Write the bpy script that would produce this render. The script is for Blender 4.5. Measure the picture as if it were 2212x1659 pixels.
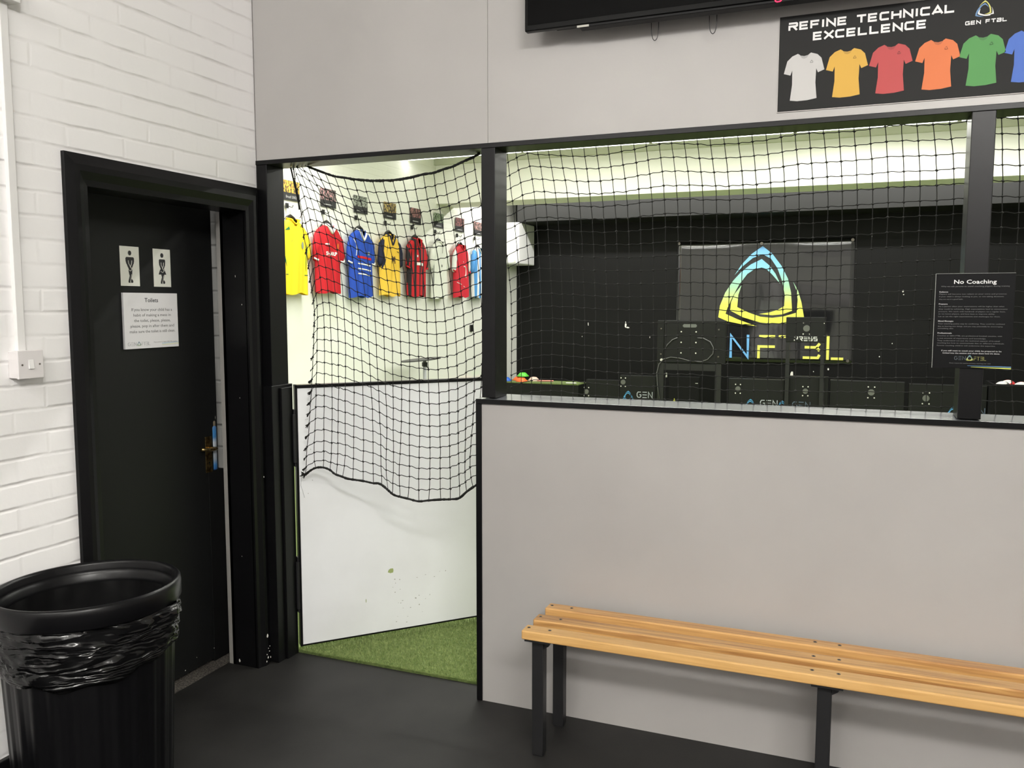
import bpy, bmesh, math, random
from mathutils import Vector, Matrix
random.seed(7)
for _o in list(bpy.data.objects): bpy.data.objects.remove(_o, do_unlink=True)
SC = bpy.context.scene
COL = SC.collection
# ------------------------------------------------------------ camera
cd = bpy.data.cameras.new('camera'); cam = bpy.data.objects.new('camera', cd); COL.objects.link(cam)
cd.sensor_fit = 'HORIZONTAL'; cd.sensor_width = 36.0; cd.lens = 1827.0/2212.0*36.0
cd.clip_start = 0.05; cd.clip_end = 60
cam.matrix_world = Matrix(((0.92847890, -0.03470924, 0.36975965, 2.38813),
                           (0.37138515, 0.08677460, -0.92441508, -3.02057),
                           (0.0, 0.99562314, 0.09345888, 1.6),
                           (0, 0, 0, 1)))
SC.camera = cam
# ------------------------------------------------------------ world, exposure
w = bpy.data.worlds.new('world'); SC.world = w; w.use_nodes = True
w.node_tree.nodes['Background'].inputs[0].default_value = (1, .97, .93, 1)
w.node_tree.nodes['Background'].inputs[1].default_value = 0.05
vs = SC.view_settings
vs.view_transform = 'Standard'; vs.look = 'None'; vs.gamma = 1.0; vs.use_curve_mapping = False
vs.exposure = 0.0
# lights (the lamps themselves are built in ceiling_light below)
FRONT_W = 338.0
PITCH_W = 40.0
# ------------------------------------------------------------ materials
MATS = {}
def mat(name, col, rough=.5, spec=.5, metal=0.0, coat=0.0, emis=None, estr=0.0):
    if name in MATS: return MATS[name]
    m = bpy.data.materials.new(name); m.use_nodes = True
    b = m.node_tree.nodes['Principled BSDF']
    b.inputs['Base Color'].default_value = (*col, 1)
    b.inputs['Roughness'].default_value = rough
    b.inputs['Specular IOR Level'].default_value = spec
    b.inputs['Metallic'].default_value = metal
    b.inputs['Coat Weight'].default_value = coat
    if emis:
        b.inputs['Emission Color'].default_value = (*emis, 1); b.inputs['Emission Strength'].default_value = estr
    MATS[name] = m
    return m
def nodes(m): return m.node_tree.nodes, m.node_tree.links, m.node_tree.nodes['Principled BSDF']
def add_noise_col(m, c1, c2, scale, detail=4, coord='Object', lo=.35, hi=.65, stretch=(1,1,1)):
    N, L, b = nodes(m)
    tc = N.new('ShaderNodeTexCoord'); mp = N.new('ShaderNodeMapping'); mp.inputs['Scale'].default_value = stretch
    nz = N.new('ShaderNodeTexNoise'); nz.inputs['Scale'].default_value = scale; nz.inputs['Detail'].default_value = detail
    cr = N.new('ShaderNodeValToRGB'); cr.color_ramp.elements[0].position = lo; cr.color_ramp.elements[1].position = hi
    cr.color_ramp.elements[0].color = (*c1, 1); cr.color_ramp.elements[1].color = (*c2, 1)
    L.new(tc.outputs[coord], mp.inputs[0]); L.new(mp.outputs[0], nz.inputs['Vector']); L.new(nz.outputs['Fac'], cr.inputs[0])
    L.new(cr.outputs[0], b.inputs['Base Color'])
    return cr
def add_bump(m, scale, strength=.3, dist=.002, detail=4, stretch=(1,1,1)):
    N, L, b = nodes(m)
    tc = N.new('ShaderNodeTexCoord'); mp = N.new('ShaderNodeMapping'); mp.inputs['Scale'].default_value = stretch
    nz = N.new('ShaderNodeTexNoise'); nz.inputs['Scale'].default_value = scale; nz.inputs['Detail'].default_value = detail
    bp = N.new('ShaderNodeBump'); bp.inputs['Strength'].default_value = strength; bp.inputs['Distance'].default_value = dist
    L.new(tc.outputs['Object'], mp.inputs[0]); L.new(mp.outputs[0], nz.inputs['Vector']); L.new(nz.outputs['Fac'], bp.inputs['Height'])
    L.new(bp.outputs[0], b.inputs['Normal'])
def brick_mat(name, col, mortar, axis, rough=.45, strength=.9, dist=.006, bw=.238, rh=.0758, ms=.010, ph=.059, hgt=1.0):
    """painted brickwork: soft worn courses with fainter upright joints, as bump in the wall plane"""
    m = mat(name, col, rough, .35); N, L, b = nodes(m)
    tc = N.new('ShaderNodeTexCoord'); sp = N.new('ShaderNodeSeparateXYZ'); cb = N.new('ShaderNodeCombineXYZ')
    L.new(tc.outputs['Object'], sp.inputs[0]); L.new(sp.outputs[axis], cb.inputs[0]); L.new(sp.outputs[2], cb.inputs[1])
    n0 = N.new('ShaderNodeTexNoise'); n0.inputs['Scale'].default_value = 6; n0.inputs['Detail'].default_value = 3
    L.new(tc.outputs['Object'], n0.inputs['Vector'])
    va = N.new('ShaderNodeVectorMath'); va.operation = 'MULTIPLY_ADD'; va.inputs[1].default_value = (.020, .012, 0)
    L.new(n0.outputs['Color'], va.inputs[0]); L.new(cb.outputs[0], va.inputs[2])
    vb = N.new('ShaderNodeVectorMath'); vb.operation = 'ADD'; vb.inputs[1].default_value = (-.010, -.006-ph, 0); L.new(va.outputs[0], vb.inputs[0])
    br = N.new('ShaderNodeTexBrick'); br.inputs['Scale'].default_value = 1.0
    br.inputs['Brick Width'].default_value = bw; br.inputs['Row Height'].default_value = rh
    br.inputs['Mortar Size'].default_value = ms; br.inputs['Mortar Smooth'].default_value = 1.0
    for k, c in (('Color1', 1), ('Color2', .86), ('Mortar', 0)): br.inputs[k].default_value = (c, c, c, 1)
    L.new(vb.outputs[0], br.inputs['Vector'])
    s2 = N.new('ShaderNodeSeparateXYZ'); L.new(vb.outputs[0], s2.inputs[0])
    pp = N.new('ShaderNodeMath'); pp.operation = 'PINGPONG'; pp.inputs[1].default_value = rh/2; L.new(s2.outputs[1], pp.inputs[0])
    rw = N.new('ShaderNodeMapRange'); rw.interpolation_type = 'SMOOTHSTEP'
    rw.inputs['From Min'].default_value = 0; rw.inputs['From Max'].default_value = .009; rw.inputs['To Min'].default_value = 1; rw.inputs['To Max'].default_value = 0
    L.new(pp.outputs[0], rw.inputs[0])
    def noise_mask(scale, lo, hi, a, off):
        mp = N.new('ShaderNodeMapping'); mp.inputs['Location'].default_value = (off, off, off); nz = N.new('ShaderNodeTexNoise'); nz.inputs['Scale'].default_value = scale; nz.inputs['Detail'].default_value = 4
        L.new(tc.outputs['Object'], mp.inputs[0]); L.new(mp.outputs[0], nz.inputs['Vector'])
        r1 = N.new('ShaderNodeMapRange'); r1.inputs['From Min'].default_value = lo; r1.inputs['From Max'].default_value = hi; r1.inputs['To Min'].default_value = a
        L.new(nz.outputs['Fac'], r1.inputs[0]); return r1.outputs[0]
    def mul(x, y):
        q = N.new('ShaderNodeMath'); q.operation = 'MULTIPLY'; L.new(x, q.inputs[0])
        if isinstance(y, float): q.inputs[1].default_value = y
        else: L.new(y, q.inputs[1])
        return q.outputs[0]
    def add(x, y, op='ADD'):
        q = N.new('ShaderNodeMath'); q.operation = op; L.new(x, q.inputs[0]); L.new(y, q.inputs[1]); return q.outputs[0]
    inv = N.new('ShaderNodeMath'); inv.operation = 'SUBTRACT'; inv.inputs[0].default_value = 1; L.new(br.outputs['Color'], inv.inputs[1])
    rows = mul(rw.outputs[0], noise_mask(4.2, .40, .60, .18, 0.0)); vert = mul(mul(inv.outputs[0], noise_mask(3.1, .42, .62, .1, 5.0)), .42)
    n2 = N.new('ShaderNodeTexNoise'); n2.inputs['Scale'].default_value = 22; n2.inputs['Detail'].default_value = 5; L.new(tc.outputs['Object'], n2.inputs['Vector'])
    mo = add(rows, vert, 'MAXIMUM'); h = add(mul(n2.outputs['Fac'], .30), mul(mo, hgt), 'SUBTRACT')
    bp = N.new('ShaderNodeBump'); bp.inputs['Strength'].default_value = strength; bp.inputs['Distance'].default_value = dist
    L.new(h, bp.inputs['Height']); L.new(bp.outputs[0], b.inputs['Normal'])
    mx = N.new('ShaderNodeMix'); mx.data_type = 'RGBA'
    mx.inputs['A'].default_value = (*col, 1); mx.inputs['B'].default_value = (*mortar, 1)
    L.new(mo, mx.inputs['Factor']); L.new(mx.outputs['Result'], b.inputs['Base Color'])
    return m
WHITE_BRICK = brick_mat('white painted brick', (.91, .895, .895), (.77, .75, .74), 1, strength=.6)
PITCH_BRICK = brick_mat('cream painted brick', (.86, .86, .79), (.80, .80, .73), 1, strength=.3)
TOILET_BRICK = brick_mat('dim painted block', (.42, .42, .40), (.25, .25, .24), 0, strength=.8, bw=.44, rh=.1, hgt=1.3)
PANEL = mat('white board', (.58, .56, .54), .38, .4)
add_noise_col(PANEL, (.370, .356, .344), (.420, .405, .392), 1.7, 4, lo=.25, hi=.72)
FARW = mat('grey far wall', (.34, .33, .32), .6)
GATEW = mat('white gate board', (.84, .84, .82), .4, .4)
add_noise_col(GATEW, (.79, .795, .81), (.89, .90, .925), 2.2, 5, lo=.2, hi=.55)
CREAM = mat('cream plaster', (.86, .86, .78), .6)
GREENISH = mat('pale green paint', (.50, .52, .40), .6)
GLOSSW = mat('glossy white cladding', (.86, .86, .80), .16, .7, coat=.3)
add_bump(GLOSSW, 3, .2, .004)
FRAME = mat('satin black timber paint', (.0035, .0035, .004), .34, .22); add_bump(FRAME, 60, .15, .001, stretch=(1,1,.15))
FRAME2 = mat('worn black gloss paint', (.0045, .0045, .005), .34, .22); add_bump(FRAME2, 9, .25, .003)
DOORB = mat('matt black door paint', (.0065, .007, .007), .5, .3); add_bump(DOORB, 30, .1, .001)
BLACKW = mat('black wall paint', (.0042, .0042, .0041), .5, .2); BLACKW_LIT = mat('lit black wall paint', (.015, .015, .0145), .45, .4); add_bump(BLACKW, 5, .2, .01)  # bulkhead: same black as the wall, colour lightened for the lamps close by
BLACKP = mat('black plastic', (.012, .012, .013), .32, .5)
BLACKM = mat('black board', (.008, .0085, .008), .45, .3)
DARK = mat('deep black', (.004, .004, .004), .7, .2)
RUBBER = mat('dark grey vinyl floor', (.030, .029, .027), .55, .25)
add_noise_col(RUBBER, (.0145, .014, .0137), (.0245, .0237, .0225), 3.5, 8, lo=.3, hi=.7)
add_bump(RUBBER, 260, .35, .0008, 3)
STONE = mat('speckled threshold stone', (.1, .09, .08), .7); add_noise_col(STONE, (.05, .045, .04), (.17, .15, .13), 130, 3, lo=.45, hi=.62)
TURF = mat('artificial turf backing', (.16, .24, .045), .9, .2); add_noise_col(TURF, (.12, .165, .055), (.19, .245, .09), 90, 4)
BLADE = mat('artificial turf blade', (.30, .42, .10), .7, .25); add_noise_col(BLADE, (.18, .26, .08), (.36, .43, .17), 70, 3)
CORD = mat('black net cord', (.012, .012, .011), .75, .3)
WHITEP = mat('white plastic', (.80, .79, .78), .35, .5)
SWITCHG = mat('white switch plate', (.74, .71, .71), .4, .5)
STEEL = mat('brushed steel plate', (.84, .84, .76), .38, .5, metal=.1)
SIGNW = mat('white sign board', (.80, .79, .80), .35, .5)
SIGNB = mat('black sign board', (.003, .003, .0035), .5, .12)
BANNERK = mat('charcoal banner print', (.017, .017, .0165), .55, .15)
INKK = mat('black ink', (.02, .02, .022), .5)
INKG = mat('grey ink', (.20, .20, .20), .5)
INKL = mat('light grey ink', (.42, .42, .42), .5)
INKW = mat('white ink', (.80, .79, .78), .5)
INKM = mat('dim grey ink', (.16, .16, .16), .5)
INKB = mat('blue ink', (.10, .36, .66), .5)
INKY = mat('yellow ink', (.80, .78, .10), .5)
INKR = mat('red ink', (.62, .03, .03), .5)
SCREW = mat('dark steel screw', (.20, .18, .16), .35, .5, metal=.9)
BRASS = mat('worn brass', (.50, .36, .13), .3, .5, metal=1.0); add_noise_col(BRASS, (.20, .13, .05), (.62, .46, .20), 60, 4)
CHIP = mat('bare white chip', (.78, .76, .70), .7)
TVB = mat('gloss black television bezel', (.0025, .0025, .0025), .25, .1)
TVS = mat('dark television screen', (.0015, .0015, .0015), .4, .05)
TVU = mat('matt black television underside', (.005, .005, .0055), .5, .2)
BAG = mat('thin black bin bag', (.0028, .0028, .0032), .2, .4); BAGIN = mat('black bin bag lining', (.004, .004, .0042), .38, .3)
BINM = mat('black moulded bin plastic', (.0028, .0028, .0034), .3, .25)
GREYT = mat('grey plaster edge', (.30, .29, .27), .7)
METALP = mat('black powder coated steel', (.012, .012, .013), .4, .5)
def wood_mat(name, c1, c2, seed):
    m = mat(name, c1, .33, .5, coat=.25); N, L, b = nodes(m)
    tc = N.new('ShaderNodeTexCoord'); mp = N.new('ShaderNodeMapping'); mp.inputs['Scale'].default_value = (.9, 24, 24); mp.inputs['Location'].default_value = (seed, seed*2, 0)
    nz = N.new('ShaderNodeTexNoise'); nz.inputs['Scale'].default_value = 2.2; nz.inputs['Detail'].default_value = 7; nz.inputs['Distortion'].default_value = 1.2
    cr = N.new('ShaderNodeValToRGB'); cr.color_ramp.elements[0].position = .36; cr.color_ramp.elements[1].position = .58
    cr.color_ramp.elements[0].color = (*c2, 1); cr.color_ramp.elements[1].color = (*c1, 1)
    L.new(tc.outputs['Object'], mp.inputs[0]); L.new(mp.outputs[0], nz.inputs['Vector']); L.new(nz.outputs['Fac'], cr.inputs[0]); L.new(cr.outputs[0], b.inputs['Base Color'])
    return m
WOOD = [wood_mat('varnished ash slat', (.64, .36, .13), (.44, .215, .07), 1.3), wood_mat('varnished ash slat light', (.68, .41, .155), (.58, .33, .11), 7.7), wood_mat('varnished ash slat mid', (.64, .37, .135), (.36, .17, .055), 3.1)]
def zramp(name, stops, z0, z1, rough=.4):
    """a printed colour gradient running up the object"""
    m = mat(name, (1, 1, 1), rough); N, L, b = nodes(m)
    tc = N.new('ShaderNodeTexCoord'); sp = N.new('ShaderNodeSeparateXYZ'); mr = N.new('ShaderNodeMapRange')
    mr.inputs['From Min'].default_value = z0; mr.inputs['From Max'].default_value = z1
    cr = N.new('ShaderNodeValToRGB'); e = cr.color_ramp.elements
    while len(e) < len(stops): e.new(.5)
    for i, (p, c) in enumerate(stops): e[i].position = p; e[i].color = (*c, 1)
    L.new(tc.outputs['Object'], sp.inputs[0]); L.new(sp.outputs[2], mr.inputs[0]); L.new(mr.outputs[0], cr.inputs[0]); L.new(cr.outputs[0], b.inputs['Base Color'])
    return m
# ------------------------------------------------------------ mesh builder
class MB:
    def __init__(s): s.v = []; s.f = []; s.m = []
    def add(s, vs_, fs, mi=0):
        o = len(s.v); s.v += [tuple(v) for v in vs_]; s.f += [tuple(i+o for i in f) for f in fs]; s.m += [mi]*len(fs); return s
    def box(s, a, b, mi=0):
        x0, x1 = sorted((a[0], b[0])); y0, y1 = sorted((a[1], b[1])); z0, z1 = sorted((a[2], b[2]))
        return s.add([(x0,y0,z0),(x1,y0,z0),(x1,y1,z0),(x0,y1,z0),(x0,y0,z1),(x1,y0,z1),(x1,y1,z1),(x0,y1,z1)],
                     [(0,3,2,1),(4,5,6,7),(0,1,5,4),(1,2,6,5),(2,3,7,6),(3,0,4,7)], mi)
    def prism(s, pts, n, mi=0):
        """closed polygon pts (3-D) pushed along vector n"""
        k = len(pts); n = Vector(n); P = [Vector(p) for p in pts]
        return s.add([*P, *[p+n for p in P]], [tuple(range(k)), tuple(range(2*k-1, k-1, -1))] + [(i, (i+1) % k + 0, (i+1) % k + k, i+k) for i in range(k)], mi)
    def tube(s, pts, r, seg=6, mi=0, closed=False, cap=True):
        P = [Vector(p) for p in pts]; k = len(P); rings = []; prev = None
        for i, p in enumerate(P):
            a = P[(i-1) % k] if (closed or i > 0) else P[i]; b = P[(i+1) % k] if (closed or i < k-1) else P[i]
            d = (b-a)
            if d.length < 1e-9: d = Vector((0, 0, 1))
            d.normalize()
            if prev is None:
                u = d.cross(Vector((0, 0, 1)));
                if u.length < .1: u = d.cross(Vector((1, 0, 0)))
            else: u = prev - d*prev.dot(d)
            u.normalize(); prev = u; v = d.cross(u)
            rr = r[i] if isinstance(r, (list, tuple)) else r
            rings.append([p + (u*math.cos(2*math.pi*j/seg) + v*math.sin(2*math.pi*j/seg))*rr for j in range(seg)])
        V = [q for R in rings for q in R]; F = []
        for i in range(k if closed else k-1):
            for j in range(seg):
                a = i*seg+j; b = i*seg+(j+1) % seg; c = ((i+1) % k)*seg+(j+1) % seg; d = ((i+1) % k)*seg+j
                F.append((a, b, c, d))
        if cap and not closed: F.append(tuple(range(seg-1, -1, -1))); F.append(tuple((k-1)*seg+j for j in range(seg)))
        return s.add(V, F, mi)
    def lathe(s, prof, seg=48, c=(0,0,0), mi=0, fn=None, ax=1.0, ay=1.0):
        V = []; F = []; k = len(prof)
        for i, (r, z) in enumerate(prof):
            for j in range(seg):
                a = 2*math.pi*j/seg; rr = r; zz = z
                if fn: rr, zz = fn(i, a, r, z)
                V.append((c[0]+rr*math.cos(a)*ax, c[1]+rr*math.sin(a)*ay, c[2]+zz))
        for i in range(k-1):
            for j in range(seg): F.append((i*seg+j, i*seg+(j+1) % seg, (i+1)*seg+(j+1) % seg, (i+1)*seg+j))
        return s.add(V, F, mi)
    def cyl(s, c, r, n, seg=20, mi=0):
        n = Vector(n); d = n.normalized(); u = d.cross(Vector((0, 0, 1)))
        if u.length < .1: u = d.cross(Vector((1, 0, 0)))
        u.normalize(); v = d.cross(u); c = Vector(c)
        return s.prism([c+(u*math.cos(2*math.pi*j/seg)+v*math.sin(2*math.pi*j/seg))*r for j in range(seg)], n, mi)
    def ball(s, c, r, seg=12, rings=8, mi=0, sc=(1,1,1)):
        V = [(c[0], c[1], c[2]+r*sc[2])]; F = []
        for i in range(1, rings):
            t = math.pi*i/rings
            for j in range(seg):
                a = 2*math.pi*j/seg; V.append((c[0]+r*sc[0]*math.sin(t)*math.cos(a), c[1]+r*sc[1]*math.sin(t)*math.sin(a), c[2]+r*sc[2]*math.cos(t)))
        V.append((c[0], c[1], c[2]-r*sc[2])); n = len(V)-1
        for j in range(seg): F.append((0, 1+j, 1+(j+1) % seg)); F.append((n, 1+(rings-2)*seg+(j+1) % seg, 1+(rings-2)*seg+j))
        for i in range(rings-2):
            for j in range(seg): F.append((1+i*seg+j, 1+(i+1)*seg+j, 1+(i+1)*seg+(j+1) % seg, 1+i*seg+(j+1) % seg))
        return s.add(V, F, mi)
    def build(s, name, mats, parent=None, smooth=False, bevel=0.0, bseg=2, fix=True, loc=None):
        me = bpy.data.meshes.new(name); me.from_pydata(s.v, [], s.f)
        if not isinstance(mats, (list, tuple)): mats = [mats]
        for m in mats: me.materials.append(m)
        for p, mi in zip(me.polygons, s.m): p.material_index = mi; p.use_smooth = smooth
        if fix:
            bm = bmesh.new(); bm.from_mesh(me); bmesh.ops.recalc_face_normals(bm, faces=bm.faces); bm.to_mesh(me); bm.free()
        me.update()
        o = bpy.data.objects.new(name, me); COL.objects.link(o)
        if parent: o.parent = parent
        if loc: o.location = loc
        if bevel > 0:
            md = o.modifiers.new('bevel', 'BEVEL'); md.width = bevel; md.segments = bseg; md.limit_method = 'ANGLE'; md.angle_limit = math.radians(50)
        return o
def tag(o, label, cat, group=None, kind=None):
    if label: o['label'] = label
    if cat: o['category'] = cat
    if group: o['group'] = group
    if kind: o['kind'] = kind
    return o
def struct(o): o['kind'] = 'structure'; return o
def thing(name, label, cat, loc=(0,0,0), group=None):
    o = bpy.data.objects.new(name, None); o.empty_display_size = .1; COL.objects.link(o); o.location = loc
    return tag(o, label, cat, group)
def lab(o, l): o['label'] = l; return o
# ------------------------------------------------------------ lettering
def frame_map(O, U, V):
    O = Vector(O); U = Vector(U); V = Vector(V); Nn = U.cross(V).normalized()
    return lambda u, v, n=0: O + U*u + V*v + Nn*n
def text_mb(mb, txt, F, u, v, h, width=None, align='LEFT', th=.0004, mi=0, bold=0.0):
    """letters of cap height h at (u,v) of the surface map F; width squeezes or stretches the line"""
    cu = bpy.data.curves.new('t', 'FONT'); cu.body = txt; cu.size = 1.0; cu.resolution_u = 2; cu.offset = bold
    ob = bpy.data.objects.new('t', cu); COL.objects.link(ob)
    dg = bpy.context.evaluated_depsgraph_get(); dg.update(); me = bpy.data.meshes.new_from_object(ob.evaluated_get(dg))
    vv = [(a.co.x, a.co.y) for a in me.vertices]; ff = [tuple(p.vertices) for p in me.polygons]
    bpy.data.objects.remove(ob); bpy.data.curves.remove(cu); bpy.data.meshes.remove(me)
    if not vv: return
    x0 = min(a for a, b in vv); x1 = max(a for a, b in vv)
    sy = h/.72; sx = sy if width is None else width/(x1-x0)
    wd = (x1-x0)*sx; off = {'LEFT': 0, 'CENTER': -wd/2, 'RIGHT': -wd}[align]
    mb.add([F(u+off+(a-x0)*sx, v+b*sy, th) for a, b in vv], ff, mi)
def stroke(mb, pts, t, F, mi=0, th=.0006):
    """a flat mitred stroke of width t along pts [(u,v)]"""
    P = [Vector((p[0], p[1])) for p in pts]; Lp = []; Rp = []
    for i, p in enumerate(P):
        d1 = (P[i]-P[i-1]).normalized() if i > 0 else (P[1]-P[0]).normalized()
        d2 = (P[i+1]-P[i]).normalized() if i < len(P)-1 else d1
        n1 = Vector((-d1.y, d1.x)); n2 = Vector((-d2.y, d2.x)); n = (n1+n2)
        if n.length < 1e-6: n = n1
        n.normalize(); k = min(1/max(.3, n.dot(n1)), 2.2)
        Lp.append(p+n*t/2*k); Rp.append(p-n*t/2*k)
    for i in range(len(P)-1):
        q = [Lp[i], Lp[i+1], Rp[i+1], Rp[i]]
        mb.prism([F(a.x, a.y, 0) for a in q], F(0, 0, th)-F(0, 0, 0), mi)
W1 = {  # wide display capitals in a unit box
 'R': [[(0,.93),(.86,.93),(.93,.86),(.93,.60),(.86,.53),(.07,.53),(.07,0)], [(.52,.5),(.93,0)]],
 'E': [[(.93,.93),(.07,.93),(.07,.07),(.93,.07)], [(.07,.5),(.86,.5)]], 'F': [[(.95,.93),(.07,.93),(.07,0)], [(.07,.48),(.85,.48)]],
 'I': [[(.5,0),(.5,1)]], 'N': [[(.07,0),(.07,.96),(.93,.04),(.93,1)]], 'T': [[(0,.93),(1,.93)], [(.5,.93),(.5,0)]],
 'C': [[(.96,.93),(.18,.93),(.07,.80),(.07,.20),(.18,.07),(.96,.07)]], 'H': [[(.07,0),(.07,1)], [(.93,0),(.93,1)], [(.07,.5),(.93,.5)]],
 'A': [[(0,0),(.5,.97),(1,0)], [(.22,.24),(.78,.24)]], 'L': [[(.07,1),(.07,.07),(.95,.07)]], 'X': [[(0,0),(1,1)], [(0,1),(1,0)]],
 'G': [[(.96,.93),(.18,.93),(.07,.80),(.07,.20),(.18,.07),(.93,.07),(.93,.5),(.55,.5)]], 'B': [[(.0,.93),(.86,.93),(.93,.8),(.86,.5),(.2,.5)], [(.86,.5),(.93,.35),(.86,.07),(.07,.07),(.07,.6)]],
 'P': [[(.07,0),(.07,.93),(.93,.93),(.93,.48),(.07,.48)]], 'S': [[(.93,.93),(.07,.93),(.07,.5),(.93,.5),(.93,.07),(.07,.07)]]}
W2 = dict(W1)   # the club lettering: E is three bars, F, B and L are broken up
W2.update({'E': [[(0,.93),(1,.93)], [(.0,.5),(1,.5)], [(0,.07),(1,.07)]], 'F': [[(.08,.93),(1,.93)], [(1,.5),(.07,.5),(.07,0)]],
 'B': [[(0,.93),(.9,.93),(1,.8)], [(.1,.5),(.8,.5),(1,.66)], [(.8,.5),(1,.36)], [(0,.07),(.9,.07),(1,.2)]],
 'L': [[(.07,1),(.07,0)], [(.27,.05),(1,.05)]], 'T': [[(0,.93),(1,.93)], [(.5,.82),(.5,0)]],
 'G': [[(.93,.93),(.3,.93),(.07,.7),(.07,.3),(.3,.07),(.75,.07),(.95,.28),(.95,.5),(.6,.5)]]})
def wide(mb, txt, F, u0, v0, width, h, t, font=W1, gap=.22, mi=0, wI=.3, sp=.6):
    ws = [(.0 if False else (sp if c == ' ' else (wI if c == 'I' else 1.0))) for c in txt]
    tot = sum(ws)+gap*(len(txt)-1); k = width/tot; x = u0
    for c, wd in zip(txt, ws):
        if c != ' ':
            for si, pl in enumerate(font[c]):
                pts = [(x+(p[0] if c != 'I' else .5)*wd*k, v0+p[1]*h) for p in pl]
                stroke(mb, pts, t, F, mi, .0006+.00025*si)
        x += (wd+gap)*k
def mark_polys():
    """the three swooshes of the mark in a unit-wide box, from the large wall print"""
    xs = [p[0] for s_ in MARK for p in s_]; zs = [p[1] for s_ in MARK for p in s_]
    x0 = min(xs); z0 = min(zs); k = 1/(max(xs)-x0)
    return [[((p[0]-x0)*k, (p[1]-z0)*k) for p in s_] for s_ in MARK]
def mark(mb, F, u, v, size, mis=(0,0,0), th=.0006):
    for poly, mi in zip(mark_polys(), mis):
        mb.prism([F(u+a*size, v+b*size, 0) for a, b in poly], F(0, 0, th)-F(0, 0, 0), mi)
def chips(mb, F, spots, mi=0, th=.0006):
    for (u, v, a, b) in spots:
        k = 7; pts = []
        for j in range(k):
            r = random.uniform(.55, 1.0); t = 2*math.pi*j/k; pts.append(F(u+a*r*math.cos(t), v+b*r*math.sin(t), 0))
        mb.prism(pts, F(0, 0, th)-F(0, 0, 0), mi)
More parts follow.
